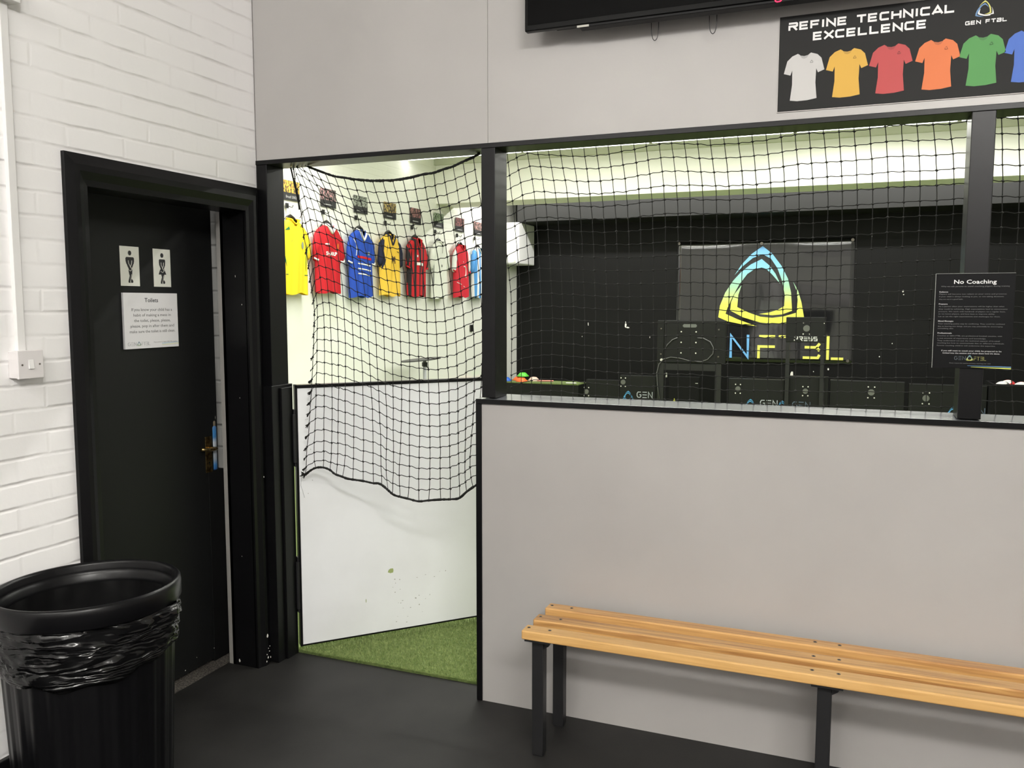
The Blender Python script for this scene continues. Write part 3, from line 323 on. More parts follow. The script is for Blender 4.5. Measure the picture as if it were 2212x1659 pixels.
NET2 = [[[1.0927,0.15,2.2076],[1.0863,0.1512,2.1549],[1.0799,0.1523,2.1011],[1.0754,0.1531,2.0486],[1.0737,0.1537,1.9956],[1.0764,0.154,1.9442],[1.0826,0.1539,1.8932],[1.0891,0.1535,1.8443],[1.0967,0.1527,1.7945],[1.1036,0.1517,1.7464],[1.1092,0.1506,1.6977],[1.1145,0.1494,1.6507],[1.1174,0.1482,1.603],[1.119,0.1472,1.5559],[1.119,0.1465,1.508],[1.1207,0.1461,1.4612],[1.1199,0.146,1.4123],[1.1197,0.1463,1.3647],[1.1182,0.1469,1.3152],[1.1184,0.1478,1.2669],[1.117,0.1489,1.218],[1.1156,0.1501,1.1692],[1.1142,0.1512,1.12]],[[1.0961,0.1523,2.213],[1.1022,0.1531,2.1621],[1.1079,0.1537,2.1109],[1.1128,0.154,2.061],[1.1203,0.1539,2.0107],[1.1264,0.1535,1.9604],[1.1312,0.1527,1.9117],[1.1361,0.1517,1.864],[1.1417,0.1506,1.8163],[1.1471,0.1494,1.7678],[1.1515,0.1482,1.7194],[1.155,0.1472,1.6717],[1.1579,0.1465,1.6233],[1.1606,0.1461,1.5744],[1.1618,0.146,1.527],[1.1629,0.1463,1.4785],[1.1626,0.1469,1.431],[1.1618,0.1478,1.3827],[1.1613,0.1489,1.3347],[1.1601,0.1501,1.2856],[1.1593,0.1512,1.2375],[1.1588,0.1523,1.1882],[1.1579,0.1532,1.1392]],[[1.1288,0.1537,2.2272],[1.1381,0.154,2.1784],[1.1461,0.1539,2.1296],[1.1558,0.1535,2.0802],[1.1634,0.1527,2.0311],[1.1694,0.1517,1.9823],[1.1745,0.1506,1.932],[1.1817,0.1494,1.8812],[1.1848,0.1482,1.832],[1.1902,0.1472,1.7828],[1.1925,0.1465,1.7327],[1.1968,0.1461,1.6844],[1.2007,0.146,1.6351],[1.2025,0.1463,1.5859],[1.2035,0.1469,1.5386],[1.2047,0.1478,1.4898],[1.2049,0.1489,1.4414],[1.2039,0.1501,1.3933],[1.2037,0.1512,1.3452],[1.2034,0.1523,1.2965],[1.2032,0.1532,1.2487],[1.2033,0.1538,1.2001],[1.204,0.154,1.151]],[[1.1736,0.1539,2.2414],[1.1841,0.1535,2.1924],[1.194,0.1527,2.1416],[1.2048,0.1517,2.091],[1.2131,0.1506,2.0414],[1.2196,0.1494,1.9903],[1.2237,0.1482,1.9391],[1.2275,0.1472,1.8899],[1.2319,0.1465,1.8399],[1.2346,0.1461,1.79],[1.2385,0.146,1.7416],[1.2412,0.1463,1.691],[1.2434,0.1469,1.6414],[1.246,0.1478,1.5921],[1.2468,0.1489,1.543],[1.2464,0.1501,1.4955],[1.2463,0.1512,1.4468],[1.2457,0.1523,1.3984],[1.2445,0.1532,1.3499],[1.2442,0.1538,1.3024],[1.2421,0.154,1.2542],[1.2414,0.1539,1.2045],[1.2418,0.1534,1.1571]],[[1.221,0.1527,2.2322],[1.2288,0.1517,2.184],[1.2402,0.1506,2.1366],[1.2484,0.1494,2.0881],[1.2567,0.1482,2.0401],[1.2636,0.1472,1.9905],[1.2684,0.1465,1.9412],[1.2732,0.1461,1.8915],[1.2767,0.146,1.8402],[1.2804,0.1463,1.7907],[1.2836,0.1469,1.7406],[1.286,0.1478,1.6918],[1.2891,0.1489,1.6435],[1.2901,0.1501,1.5936],[1.292,0.1512,1.5463],[1.2918,0.1523,1.4976],[1.2914,0.1532,1.4492],[1.2884,0.1538,1.4019],[1.2889,0.154,1.353],[1.2867,0.1539,1.3062],[1.2861,0.1534,1.2577],[1.285,0.1527,1.2097],[1.2845,0.1516,1.1605]],[[1.2659,0.1506,2.2285],[1.2749,0.1494,2.1797],[1.2859,0.1482,2.1309],[1.2952,0.1472,2.0805],[1.3026,0.1465,2.0327],[1.3097,0.1461,1.9836],[1.3138,0.146,1.9356],[1.318,0.1463,1.887],[1.3215,0.1469,1.8378],[1.3249,0.1478,1.7894],[1.3278,0.1489,1.7388],[1.3297,0.1501,1.6893],[1.3323,0.1512,1.6399],[1.3333,0.1523,1.5908],[1.334,0.1532,1.5429],[1.334,0.1538,1.4947],[1.3342,0.154,1.4466],[1.3335,0.1539,1.3992],[1.3326,0.1534,1.3532],[1.3316,0.1527,1.3062],[1.3312,0.1516,1.258],[1.33,0.1505,1.2111],[1.3302,0.1493,1.1636]],[[1.3148,0.1482,2.2209],[1.3243,0.1472,2.1732],[1.333,0.1465,2.1256],[1.343,0.1461,2.0788],[1.3506,0.146,2.0307],[1.3565,0.1463,1.9823],[1.3608,0.1469,1.9339],[1.3634,0.1478,1.8849],[1.3675,0.1489,1.8373],[1.3699,0.1501,1.7877],[1.3718,0.1512,1.7392],[1.3749,0.1523,1.6896],[1.3767,0.1532,1.6393],[1.378,0.1538,1.5914],[1.3794,0.154,1.5427],[1.3791,0.1539,1.4922],[1.3794,0.1534,1.445],[1.3793,0.1527,1.3969],[1.3798,0.1516,1.3499],[1.3793,0.1505,1.3],[1.38,0.1493,1.2518],[1.3791,0.1482,1.2032],[1.3793,0.1472,1.1551]],[[1.3645,0.1465,2.2153],[1.373,0.1461,2.1677],[1.3823,0.146,2.1206],[1.3898,0.1463,2.072],[1.3968,0.1469,2.0239],[1.4017,0.1478,1.9767],[1.4064,0.1489,1.9284],[1.4084,0.1501,1.8805],[1.412,0.1512,1.8323],[1.4128,0.1523,1.7829],[1.4168,0.1532,1.7336],[1.4175,0.1538,1.6857],[1.4208,0.154,1.6355],[1.4222,0.1539,1.5863],[1.4243,0.1534,1.5373],[1.4244,0.1527,1.4889],[1.4248,0.1516,1.4409],[1.4259,0.1505,1.3941],[1.4258,0.1493,1.346],[1.426,0.1482,1.2975],[1.4276,0.1472,1.2496],[1.4267,0.1465,1.2024],[1.428,0.1461,1.1536]],[[1.4147,0.146,2.2119],[1.4212,0.1463,2.1634],[1.4291,0.1469,2.1173],[1.4356,0.1478,2.0693],[1.4419,0.1489,2.0226],[1.447,0.1501,1.9747],[1.4515,0.1512,1.9274],[1.4544,0.1523,1.8784],[1.4567,0.1532,1.8297],[1.4595,0.1538,1.7811],[1.4613,0.154,1.7312],[1.4633,0.1539,1.6825],[1.4656,0.1534,1.6332],[1.4668,0.1527,1.5843],[1.468,0.1516,1.5353],[1.469,0.1505,1.4879],[1.4707,0.1493,1.4396],[1.4708,0.1482,1.3909],[1.4723,0.1472,1.3429],[1.4723,0.1465,1.2946],[1.4732,0.1461,1.2463],[1.4736,0.146,1.1969],[1.4737,0.1463,1.1489]],[[1.4622,0.1469,2.2113],[1.4689,0.1478,2.1641],[1.476,0.1489,2.116],[1.4829,0.1501,2.0687],[1.4885,0.1512,2.0212],[1.494,0.1523,1.9712],[1.4969,0.1532,1.9234],[1.5002,0.1538,1.8742],[1.5026,0.154,1.8261],[1.5058,0.1539,1.7767],[1.5077,0.1534,1.7274],[1.5092,0.1527,1.6774],[1.5121,0.1516,1.629],[1.5127,0.1505,1.5801],[1.514,0.1493,1.5326],[1.5155,0.1482,1.4848],[1.5167,0.1472,1.4363],[1.5174,0.1465,1.3891],[1.5178,0.1461,1.3405],[1.5194,0.146,1.2926],[1.5195,0.1463,1.2455],[1.52,0.147,1.1968],[1.52,0.1479,1.148]],[[1.5087,0.1489,2.2131],[1.5158,0.1501,2.1669],[1.5231,0.1512,2.1199],[1.5296,0.1523,2.0717],[1.5348,0.1532,2.0243],[1.5395,0.1538,1.9758],[1.5443,0.154,1.927],[1.5467,0.1539,1.8776],[1.5488,0.1534,1.8282],[1.5514,0.1527,1.7789],[1.5531,0.1516,1.7292],[1.5564,0.1505,1.6787],[1.5577,0.1493,1.6296],[1.5593,0.1482,1.5808],[1.5601,0.1472,1.5307],[1.5616,0.1465,1.4828],[1.5637,0.1461,1.4349],[1.5636,0.146,1.3866],[1.5641,0.1463,1.3386],[1.5647,0.147,1.2901],[1.5655,0.1479,1.2428],[1.565,0.1489,1.1939],[1.5657,0.1501,1.1453]],[[1.557,0.1512,2.2246],[1.5633,0.1523,2.1743],[1.5697,0.1532,2.124],[1.5775,0.1538,2.0734],[1.5826,0.154,2.0243],[1.5879,0.1539,1.9746],[1.591,0.1534,1.9245],[1.5944,0.1527,1.8754],[1.5963,0.1516,1.8257],[1.5983,0.1505,1.7769],[1.6002,0.1493,1.7266],[1.6005,0.1482,1.6772],[1.6026,0.1472,1.6282],[1.6022,0.1465,1.579],[1.6042,0.1461,1.531],[1.6056,0.146,1.4822],[1.6061,0.1463,1.4335],[1.6076,0.147,1.3854],[1.6088,0.1479,1.3377],[1.6102,0.1489,1.2895],[1.6117,0.1501,1.241],[1.6126,0.1513,1.1923],[1.614,0.1524,1.1435]],[[1.606,0.1532,2.2269],[1.6121,0.1538,2.1785],[1.6197,0.154,2.1298],[1.6258,0.1539,2.081],[1.6306,0.1534,2.0316],[1.634,0.1527,1.9807],[1.6379,0.1516,1.9298],[1.6406,0.1505,1.879],[1.6428,0.1493,1.8282],[1.6439,0.1482,1.7778],[1.6452,0.1472,1.7269],[1.646,0.1465,1.678],[1.648,0.1461,1.629],[1.6491,0.146,1.58],[1.6502,0.1463,1.5315],[1.6513,0.147,1.4827],[1.6516,0.1479,1.4348],[1.6528,0.1489,1.3856],[1.6539,0.1501,1.3368],[1.6534,0.1513,1.2869],[1.6544,0.1524,1.2388],[1.6561,0.1532,1.1894],[1.657,0.1538,1.1396]],[[1.6507,0.154,2.237],[1.6568,0.1539,2.1867],[1.6645,0.1534,2.1361],[1.6717,0.1527,2.0847],[1.6772,0.1516,2.0345],[1.6829,0.1505,1.9828],[1.6858,0.1493,1.9324],[1.6875,0.1482,1.8808],[1.69,0.1472,1.8292],[1.6929,0.1465,1.7793],[1.6928,0.1461,1.7283],[1.694,0.146,1.6782],[1.6945,0.1463,1.6296],[1.6962,0.147,1.5799],[1.6954,0.1479,1.5314],[1.6965,0.1489,1.4833],[1.6976,0.1501,1.4343],[1.6978,0.1513,1.3863],[1.6995,0.1524,1.3378],[1.6993,0.1532,1.2902],[1.7001,0.1538,1.2404],[1.7022,0.154,1.1926],[1.7017,0.1539,1.1433]],[[1.6994,0.1534,2.2413],[1.7061,0.1527,2.1914],[1.7125,0.1516,2.1417],[1.7196,0.1505,2.0908],[1.7257,0.1493,2.0391],[1.7291,0.1482,1.9876],[1.7325,0.1472,1.9367],[1.7356,0.1465,1.8857],[1.7363,0.1461,1.8333],[1.7385,0.146,1.781],[1.7402,0.1463,1.7308],[1.7411,0.147,1.6799],[1.7422,0.1479,1.6297],[1.7426,0.1489,1.5803],[1.7428,0.1501,1.5313],[1.7426,0.1513,1.4829],[1.7424,0.1524,1.4345],[1.7418,0.1532,1.3862],[1.7424,0.1538,1.3385],[1.7421,0.154,1.2903],[1.7425,0.1539,1.2423],[1.7422,0.1534,1.1937],[1.7419,0.1526,1.1461]],[[1.7434,0.1516,2.2415],[1.7519,0.1505,2.191],[1.7606,0.1493,2.1397],[1.767,0.1482,2.089],[1.7733,0.1472,2.036],[1.7777,0.1465,1.9849],[1.7807,0.1461,1.9346],[1.7813,0.146,1.8834],[1.7832,0.1463,1.8326],[1.7839,0.147,1.7817],[1.7844,0.1479,1.7323],[1.7851,0.1489,1.6815],[1.7856,0.1501,1.6325],[1.7862,0.1513,1.5827],[1.7872,0.1524,1.5335],[1.7875,0.1532,1.4847],[1.7885,0.1538,1.4365],[1.7888,0.154,1.3881],[1.7903,0.1539,1.3391],[1.7917,0.1534,1.2907],[1.7927,0.1526,1.2425],[1.794,0.1516,1.193],[1.7951,0.1504,1.1448]],[[1.7916,0.1493,2.2347],[1.799,0.1482,2.1852],[1.8067,0.1472,2.1364],[1.8147,0.1465,2.0857],[1.8206,0.1461,2.0361],[1.8243,0.146,1.9852],[1.8266,0.1463,1.9353],[1.8292,0.147,1.8829],[1.8296,0.1479,1.8325],[1.8295,0.1489,1.782],[1.8307,0.1501,1.7326],[1.831,0.1513,1.682],[1.8325,0.1524,1.6326],[1.8323,0.1532,1.5844],[1.834,0.1538,1.535],[1.8341,0.154,1.4864],[1.8339,0.1539,1.4371],[1.8354,0.1534,1.3892],[1.8356,0.1526,1.3415],[1.8373,0.1516,1.2933],[1.8372,0.1504,1.2451],[1.8378,0.1492,1.1957],[1.8391,0.1481,1.1482]],[[1.8399,0.1472,2.2292],[1.8478,0.1465,2.1807],[1.8553,0.1461,2.1296],[1.8619,0.146,2.0806],[1.8679,0.1463,2.0312],[1.8718,0.147,1.98],[1.874,0.1479,1.9297],[1.8747,0.1489,1.8802],[1.875,0.1501,1.8305],[1.8751,0.1513,1.7807],[1.876,0.1524,1.731],[1.8767,0.1532,1.6813],[1.8776,0.1538,1.6322],[1.8771,0.154,1.5832],[1.8795,0.1539,1.5334],[1.8793,0.1534,1.4849],[1.8802,0.1526,1.4361],[1.8811,0.1516,1.3868],[1.8823,0.1504,1.3383],[1.8824,0.1492,1.2893],[1.8833,0.1481,1.2396],[1.8837,0.1472,1.1899],[1.885,0.1464,1.141]],[[1.8869,0.1461,2.2218],[1.8948,0.146,2.1735],[1.9018,0.1463,2.1252],[1.9088,0.147,2.0768],[1.9154,0.1479,2.0282],[1.9186,0.1489,1.9789],[1.9208,0.1501,1.9288],[1.9224,0.1513,1.8785],[1.9233,0.1524,1.8286],[1.9229,0.1532,1.7789],[1.9232,0.1538,1.7291],[1.924,0.154,1.6786],[1.9251,0.1539,1.6292],[1.9248,0.1534,1.5806],[1.9269,0.1526,1.5316],[1.9272,0.1516,1.4828],[1.9285,0.1504,1.434],[1.9297,0.1492,1.385],[1.9307,0.1481,1.3365],[1.9317,0.1472,1.2875],[1.9325,0.1464,1.2385],[1.9337,0.1461,1.1892],[1.9345,0.146,1.1402]],[[1.9363,0.1463,2.2249],[1.9438,0.147,2.1747],[1.9503,0.1479,2.1248],[1.9565,0.1489,2.0757],[1.9622,0.1501,2.025],[1.9654,0.1513,1.9758],[1.9677,0.1524,1.9272],[1.9692,0.1532,1.8767],[1.9699,0.1538,1.8273],[1.9699,0.154,1.7786],[1.9709,0.1539,1.7284],[1.9711,0.1534,1.6783],[1.9715,0.1526,1.6281],[1.9711,0.1516,1.579],[1.9721,0.1504,1.5292],[1.9726,0.1492,1.4812],[1.9729,0.1481,1.4314],[1.9732,0.1472,1.3835],[1.9742,0.1464,1.3354],[1.9742,0.1461,1.287],[1.9746,0.146,1.2369],[1.9754,0.1463,1.1889],[1.9762,0.147,1.1393]],[[1.9852,0.1479,2.2209],[1.9928,0.1489,2.1734],[2.0001,0.1501,2.1252],[2.0059,0.1513,2.0769],[2.0105,0.1524,2.0276],[2.0139,0.1532,1.9781],[2.0148,0.1538,1.9285],[2.0147,0.154,1.8767],[2.0152,0.1539,1.8263],[2.0157,0.1534,1.7757],[2.0158,0.1526,1.7252],[2.0154,0.1516,1.6747],[2.0175,0.1504,1.6247],[2.0178,0.1492,1.5758],[2.019,0.1481,1.5265],[2.0206,0.1472,1.479],[2.0215,0.1464,1.4311],[2.0228,0.1461,1.3836],[2.0245,0.146,1.3368],[2.0262,0.1463,1.2883],[2.027,0.147,1.2402],[2.0287,0.1479,1.1915],[2.0299,0.149,1.1438]],[[2.0346,0.1501,2.2273],[2.0403,0.1513,2.1768],[2.0469,0.1524,2.127],[2.0523,0.1532,2.0762],[2.0581,0.1538,2.0264],[2.0611,0.154,1.9756],[2.0634,0.1539,1.9263],[2.0644,0.1534,1.8759],[2.0658,0.1526,1.8262],[2.0655,0.1516,1.7762],[2.0655,0.1504,1.7273],[2.0655,0.1492,1.6768],[2.0652,0.1481,1.628],[2.0651,0.1472,1.5789],[2.0657,0.1464,1.53],[2.0657,0.1461,1.482],[2.0661,0.146,1.4334],[2.067,0.1463,1.3844],[2.0672,0.147,1.3368],[2.0678,0.1479,1.2888],[2.069,0.149,1.2398],[2.0692,0.1502,1.1917],[2.0706,0.1514,1.1414]],[[2.0812,0.1524,2.2283],[2.088,0.1532,2.1787],[2.0946,0.1538,2.1295],[2.1008,0.154,2.0791],[2.1058,0.1539,2.0307],[2.1098,0.1534,1.9803],[2.1107,0.1526,1.9301],[2.1117,0.1516,1.8797],[2.1118,0.1504,1.8293],[2.1115,0.1492,1.7788],[2.1123,0.1481,1.7278],[2.1126,0.1472,1.6786],[2.1129,0.1464,1.6285],[2.1123,0.1461,1.5797],[2.1127,0.146,1.5314],[2.1136,0.1463,1.4823],[2.1143,0.147,1.4342],[2.1152,0.1479,1.3862],[2.1153,0.149,1.3385],[2.1163,0.1502,1.2898],[2.1157,0.1514,1.2423],[2.1166,0.1524,1.1932],[2.1167,0.1533,1.1446]],[[2.1301,0.1538,2.2376],[2.1369,0.154,2.1862],[2.1425,0.1539,2.1344],[2.1478,0.1534,2.0836],[2.1523,0.1526,2.0316],[2.1556,0.1516,1.9807],[2.1578,0.1504,1.9309],[2.1585,0.1492,1.8801],[2.1595,0.1481,1.831],[2.1596,0.1472,1.7808],[2.1605,0.1464,1.7315],[2.1605,0.1461,1.6819],[2.1606,0.146,1.6316],[2.1604,0.1463,1.5827],[2.1608,0.147,1.534],[2.1618,0.1479,1.4852],[2.1615,0.149,1.4362],[2.162,0.1502,1.3867],[2.1632,0.1514,1.338],[2.1635,0.1524,1.2891],[2.1644,0.1533,1.2394],[2.1639,0.1538,1.1896],[2.1646,0.154,1.1402]],[[2.1767,0.1539,2.2416],[2.1839,0.1534,2.1908],[2.1895,0.1526,2.1393],[2.1961,0.1516,2.0887],[2.2,0.1504,2.0367],[2.2033,0.1492,1.9855],[2.2054,0.1481,1.9338],[2.2067,0.1472,1.8828],[2.2071,0.1464,1.8328],[2.2058,0.1461,1.7823],[2.2067,0.146,1.7325],[2.206,0.1463,1.6826],[2.2054,0.147,1.6339],[2.2063,0.1479,1.5849],[2.2069,0.149,1.5362],[2.2072,0.1502,1.4878],[2.2084,0.1514,1.4387],[2.2097,0.1524,1.3905],[2.2102,0.1533,1.3411],[2.2124,0.1538,1.2927],[2.2133,0.154,1.2431],[2.2153,0.1538,1.1936],[2.2171,0.1533,1.1445]],[[2.2245,0.1526,2.2454],[2.2303,0.1516,2.1928],[2.2362,0.1504,2.1412],[2.2412,0.1492,2.089],[2.2463,0.1481,2.0371],[2.2499,0.1472,1.9855],[2.2521,0.1464,1.9344],[2.2532,0.1461,1.8822],[2.2541,0.146,1.8321],[2.254,0.1463,1.7831],[2.2549,0.147,1.7329],[2.2546,0.1479,1.6844],[2.2546,0.149,1.6358],[2.2544,0.1502,1.5868],[2.254,0.1514,1.5377],[2.2549,0.1524,1.489],[2.2551,0.1533,1.4406],[2.2565,0.1538,1.3907],[2.2582,0.154,1.3413],[2.2589,0.1538,1.2916],[2.26,0.1533,1.2421],[2.2614,0.1525,1.1927],[2.2625,0.1515,1.1432]],[[2.2707,0.1504,2.2373],[2.2772,0.1492,2.1881],[2.2839,0.1481,2.139],[2.2902,0.1472,2.0891],[2.2941,0.1464,2.0394],[2.2975,0.1461,1.989],[2.2999,0.146,1.9373],[2.2998,0.1463,1.8865],[2.3015,0.147,1.835],[2.3021,0.1479,1.7848],[2.3018,0.149,1.7342],[2.3027,0.1502,1.686],[2.3025,0.1514,1.6369],[2.3023,0.1524,1.5882],[2.3032,0.1533,1.539],[2.3033,0.1538,1.4889],[2.3045,0.154,1.4407],[2.3043,0.1538,1.3913],[2.3049,0.1533,1.3426],[2.3068,0.1525,1.2926],[2.3074,0.1515,1.2432],[2.3082,0.1504,1.1943],[2.309,0.1492,1.1437]],[[2.3215,0.1481,2.2372],[2.327,0.1472,2.1884],[2.3317,0.1464,2.1391],[2.337,0.1461,2.0889],[2.3405,0.146,2.0393],[2.3442,0.1463,1.988],[2.346,0.147,1.9375],[2.3472,0.1479,1.8867],[2.3479,0.149,1.8363],[2.3479,0.1502,1.7863],[2.3487,0.1514,1.7357],[2.3484,0.1524,1.6874],[2.3491,0.1533,1.6376],[2.3487,0.1538,1.5892],[2.3491,0.154,1.54],[2.3508,0.1538,1.4916],[2.3504,0.1533,1.4426],[2.351,0.1525,1.3934],[2.3517,0.1515,1.345],[2.352,0.1504,1.2952],[2.3531,0.1492,1.2464],[2.3539,0.1481,1.1975],[2.3549,0.1471,1.1482]],[[2.3697,0.1464,2.237],[2.3752,0.1461,2.1868],[2.3803,0.146,2.1388],[2.3856,0.1463,2.09],[2.3885,0.147,2.0406],[2.3917,0.1479,1.9909],[2.3938,0.149,1.9398],[2.3958,0.1502,1.8888],[2.3958,0.1514,1.8388],[2.3958,0.1524,1.7892],[2.3961,0.1533,1.7395],[2.396,0.1538,1.6884],[2.3958,0.154,1.6396],[2.3954,0.1538,1.5914],[2.3959,0.1533,1.5417],[2.3961,0.1525,1.4927],[2.3965,0.1515,1.4442],[2.397,0.1504,1.3948],[2.3971,0.1492,1.3464],[2.3982,0.1481,1.2972],[2.3983,0.1471,1.2489],[2.3988,0.1464,1.1984],[2.3993,0.1461,1.1497]],[[2.4184,0.146,2.2418],[2.4239,0.1463,2.1917],[2.4286,0.147,2.1422],[2.4343,0.1479,2.0916],[2.4372,0.149,2.0416],[2.4407,0.1502,1.9909],[2.4425,0.1514,1.9411],[2.4437,0.1524,1.8911],[2.4437,0.1533,1.8398],[2.4439,0.1538,1.79],[2.4431,0.154,1.7404],[2.4428,0.1538,1.69],[2.4426,0.1533,1.6406],[2.4415,0.1525,1.5909],[2.4411,0.1515,1.5409],[2.4423,0.1504,1.4927],[2.4421,0.1492,1.444],[2.4438,0.1481,1.396],[2.4444,0.1471,1.3465],[2.4457,0.1464,1.2982],[2.4471,0.1461,1.2501],[2.449,0.146,1.2015],[2.4498,0.1464,1.1519]],[[2.4667,0.147,2.2445],[2.4717,0.1479,2.1957],[2.4773,0.149,2.1457],[2.4818,0.1502,2.0964],[2.4858,0.1514,2.0455],[2.4886,0.1524,1.9952],[2.491,0.1533,1.9444],[2.4912,0.1538,1.8951],[2.4907,0.154,1.8441],[2.4905,0.1538,1.7933],[2.4894,0.1533,1.7427],[2.489,0.1525,1.6936],[2.488,0.1515,1.6427],[2.4872,0.1504,1.5933],[2.4869,0.1492,1.5437],[2.4869,0.1481,1.4948],[2.4874,0.1471,1.4458],[2.4886,0.1464,1.3975],[2.4901,0.1461,1.3484],[2.492,0.146,1.3004],[2.4934,0.1464,1.2511],[2.495,0.147,1.2019],[2.4962,0.148,1.1526]],[[2.5158,0.149,2.2485],[2.5215,0.1502,2.198],[2.5263,0.1514,2.1461],[2.5309,0.1524,2.095],[2.5347,0.1533,2.0448],[2.5379,0.1538,1.994],[2.5387,0.154,1.9433],[2.5396,0.1538,1.8935],[2.5397,0.1533,1.8434],[2.5399,0.1525,1.7941],[2.5387,0.1515,1.7438],[2.5372,0.1504,1.6942],[2.536,0.1492,1.645],[2.5347,0.1481,1.5952],[2.5347,0.1471,1.5457],[2.5348,0.1464,1.4967],[2.5351,0.1461,1.4474],[2.5359,0.146,1.3989],[2.5373,0.1464,1.3503],[2.5393,0.147,1.3009],[2.5393,0.148,1.2516],[2.5408,0.1491,1.2015],[2.5418,0.1503,1.1525]],[[2.5624,0.1514,2.2412],[2.5687,0.1524,2.1915],[2.5745,0.1533,2.1427],[2.5792,0.1538,2.0932],[2.5836,0.154,2.0434],[2.5862,0.1538,1.9943],[2.5879,0.1533,1.9452],[2.5885,0.1525,1.8956],[2.5891,0.1515,1.8456],[2.5878,0.1504,1.7961],[2.5868,0.1492,1.7461],[2.5861,0.1481,1.6963],[2.5846,0.1471,1.6469],[2.5838,0.1464,1.5978],[2.5831,0.1461,1.5487],[2.5827,0.146,1.499],[2.5837,0.1464,1.4504],[2.5842,0.147,1.4012],[2.5864,0.148,1.3522],[2.5869,0.1491,1.3033],[2.5883,0.1503,1.254],[2.59,0.1514,1.2043],[2.5901,0.1525,1.1541]],[[2.6107,0.1533,2.2418],[2.617,0.1538,2.1921],[2.6238,0.154,2.1425],[2.6296,0.1538,2.0921],[2.6337,0.1533,2.0427],[2.6356,0.1525,1.9938],[2.6382,0.1515,1.9441],[2.6385,0.1504,1.8946],[2.6387,0.1492,1.8449],[2.6376,0.1481,1.796],[2.6368,0.1471,1.7471],[2.635,0.1464,1.6978],[2.6338,0.1461,1.6486],[2.6334,0.146,1.5989],[2.633,0.1464,1.5498],[2.6322,0.147,1.5008],[2.6325,0.148,1.4515],[2.6325,0.1491,1.4026],[2.6329,0.1503,1.3539],[2.6334,0.1514,1.3041],[2.6339,0.1525,1.2555],[2.635,0.1533,1.2056],[2.6347,0.1538,1.1562]],[[2.6593,0.154,2.2372],[2.6664,0.1538,2.1897],[2.6729,0.1533,2.1414],[2.6799,0.1525,2.0932],[2.6839,0.1515,2.0451],[2.6867,0.1504,1.9956],[2.6879,0.1492,1.9466],[2.6884,0.1481,1.8965],[2.6871,0.1471,1.8476],[2.6859,0.1464,1.7982],[2.6856,0.1461,1.7483],[2.6842,0.146,1.699],[2.6827,0.1464,1.6498],[2.6822,0.147,1.6008],[2.6815,0.148,1.5516],[2.6808,0.1491,1.5027],[2.6808,0.1503,1.4539],[2.681,0.1514,1.4052],[2.6807,0.1525,1.3552],[2.6817,0.1533,1.3054],[2.681,0.1538,1.2554],[2.6813,0.154,1.2064],[2.6812,0.1538,1.1557]],[[2.7102,0.1533,2.2452],[2.7158,0.1525,2.195],[2.7218,0.1515,2.1456],[2.7279,0.1504,2.096],[2.7316,0.1492,2.0459],[2.7344,0.1481,1.9961],[2.7357,0.1471,1.9471],[2.7361,0.1464,1.8984],[2.7359,0.1461,1.8486],[2.735,0.146,1.8002],[2.7344,0.1464,1.7503],[2.7337,0.147,1.7018],[2.7326,0.148,1.6524],[2.7319,0.1491,1.6028],[2.7314,0.1503,1.5543],[2.7314,0.1514,1.5045],[2.7307,0.1525,1.4557],[2.7302,0.1533,1.4059],[2.7295,0.1538,1.3562],[2.7292,0.154,1.307],[2.7288,0.1538,1.257],[2.7276,0.1533,1.2071],[2.727,0.1525,1.1568]]]
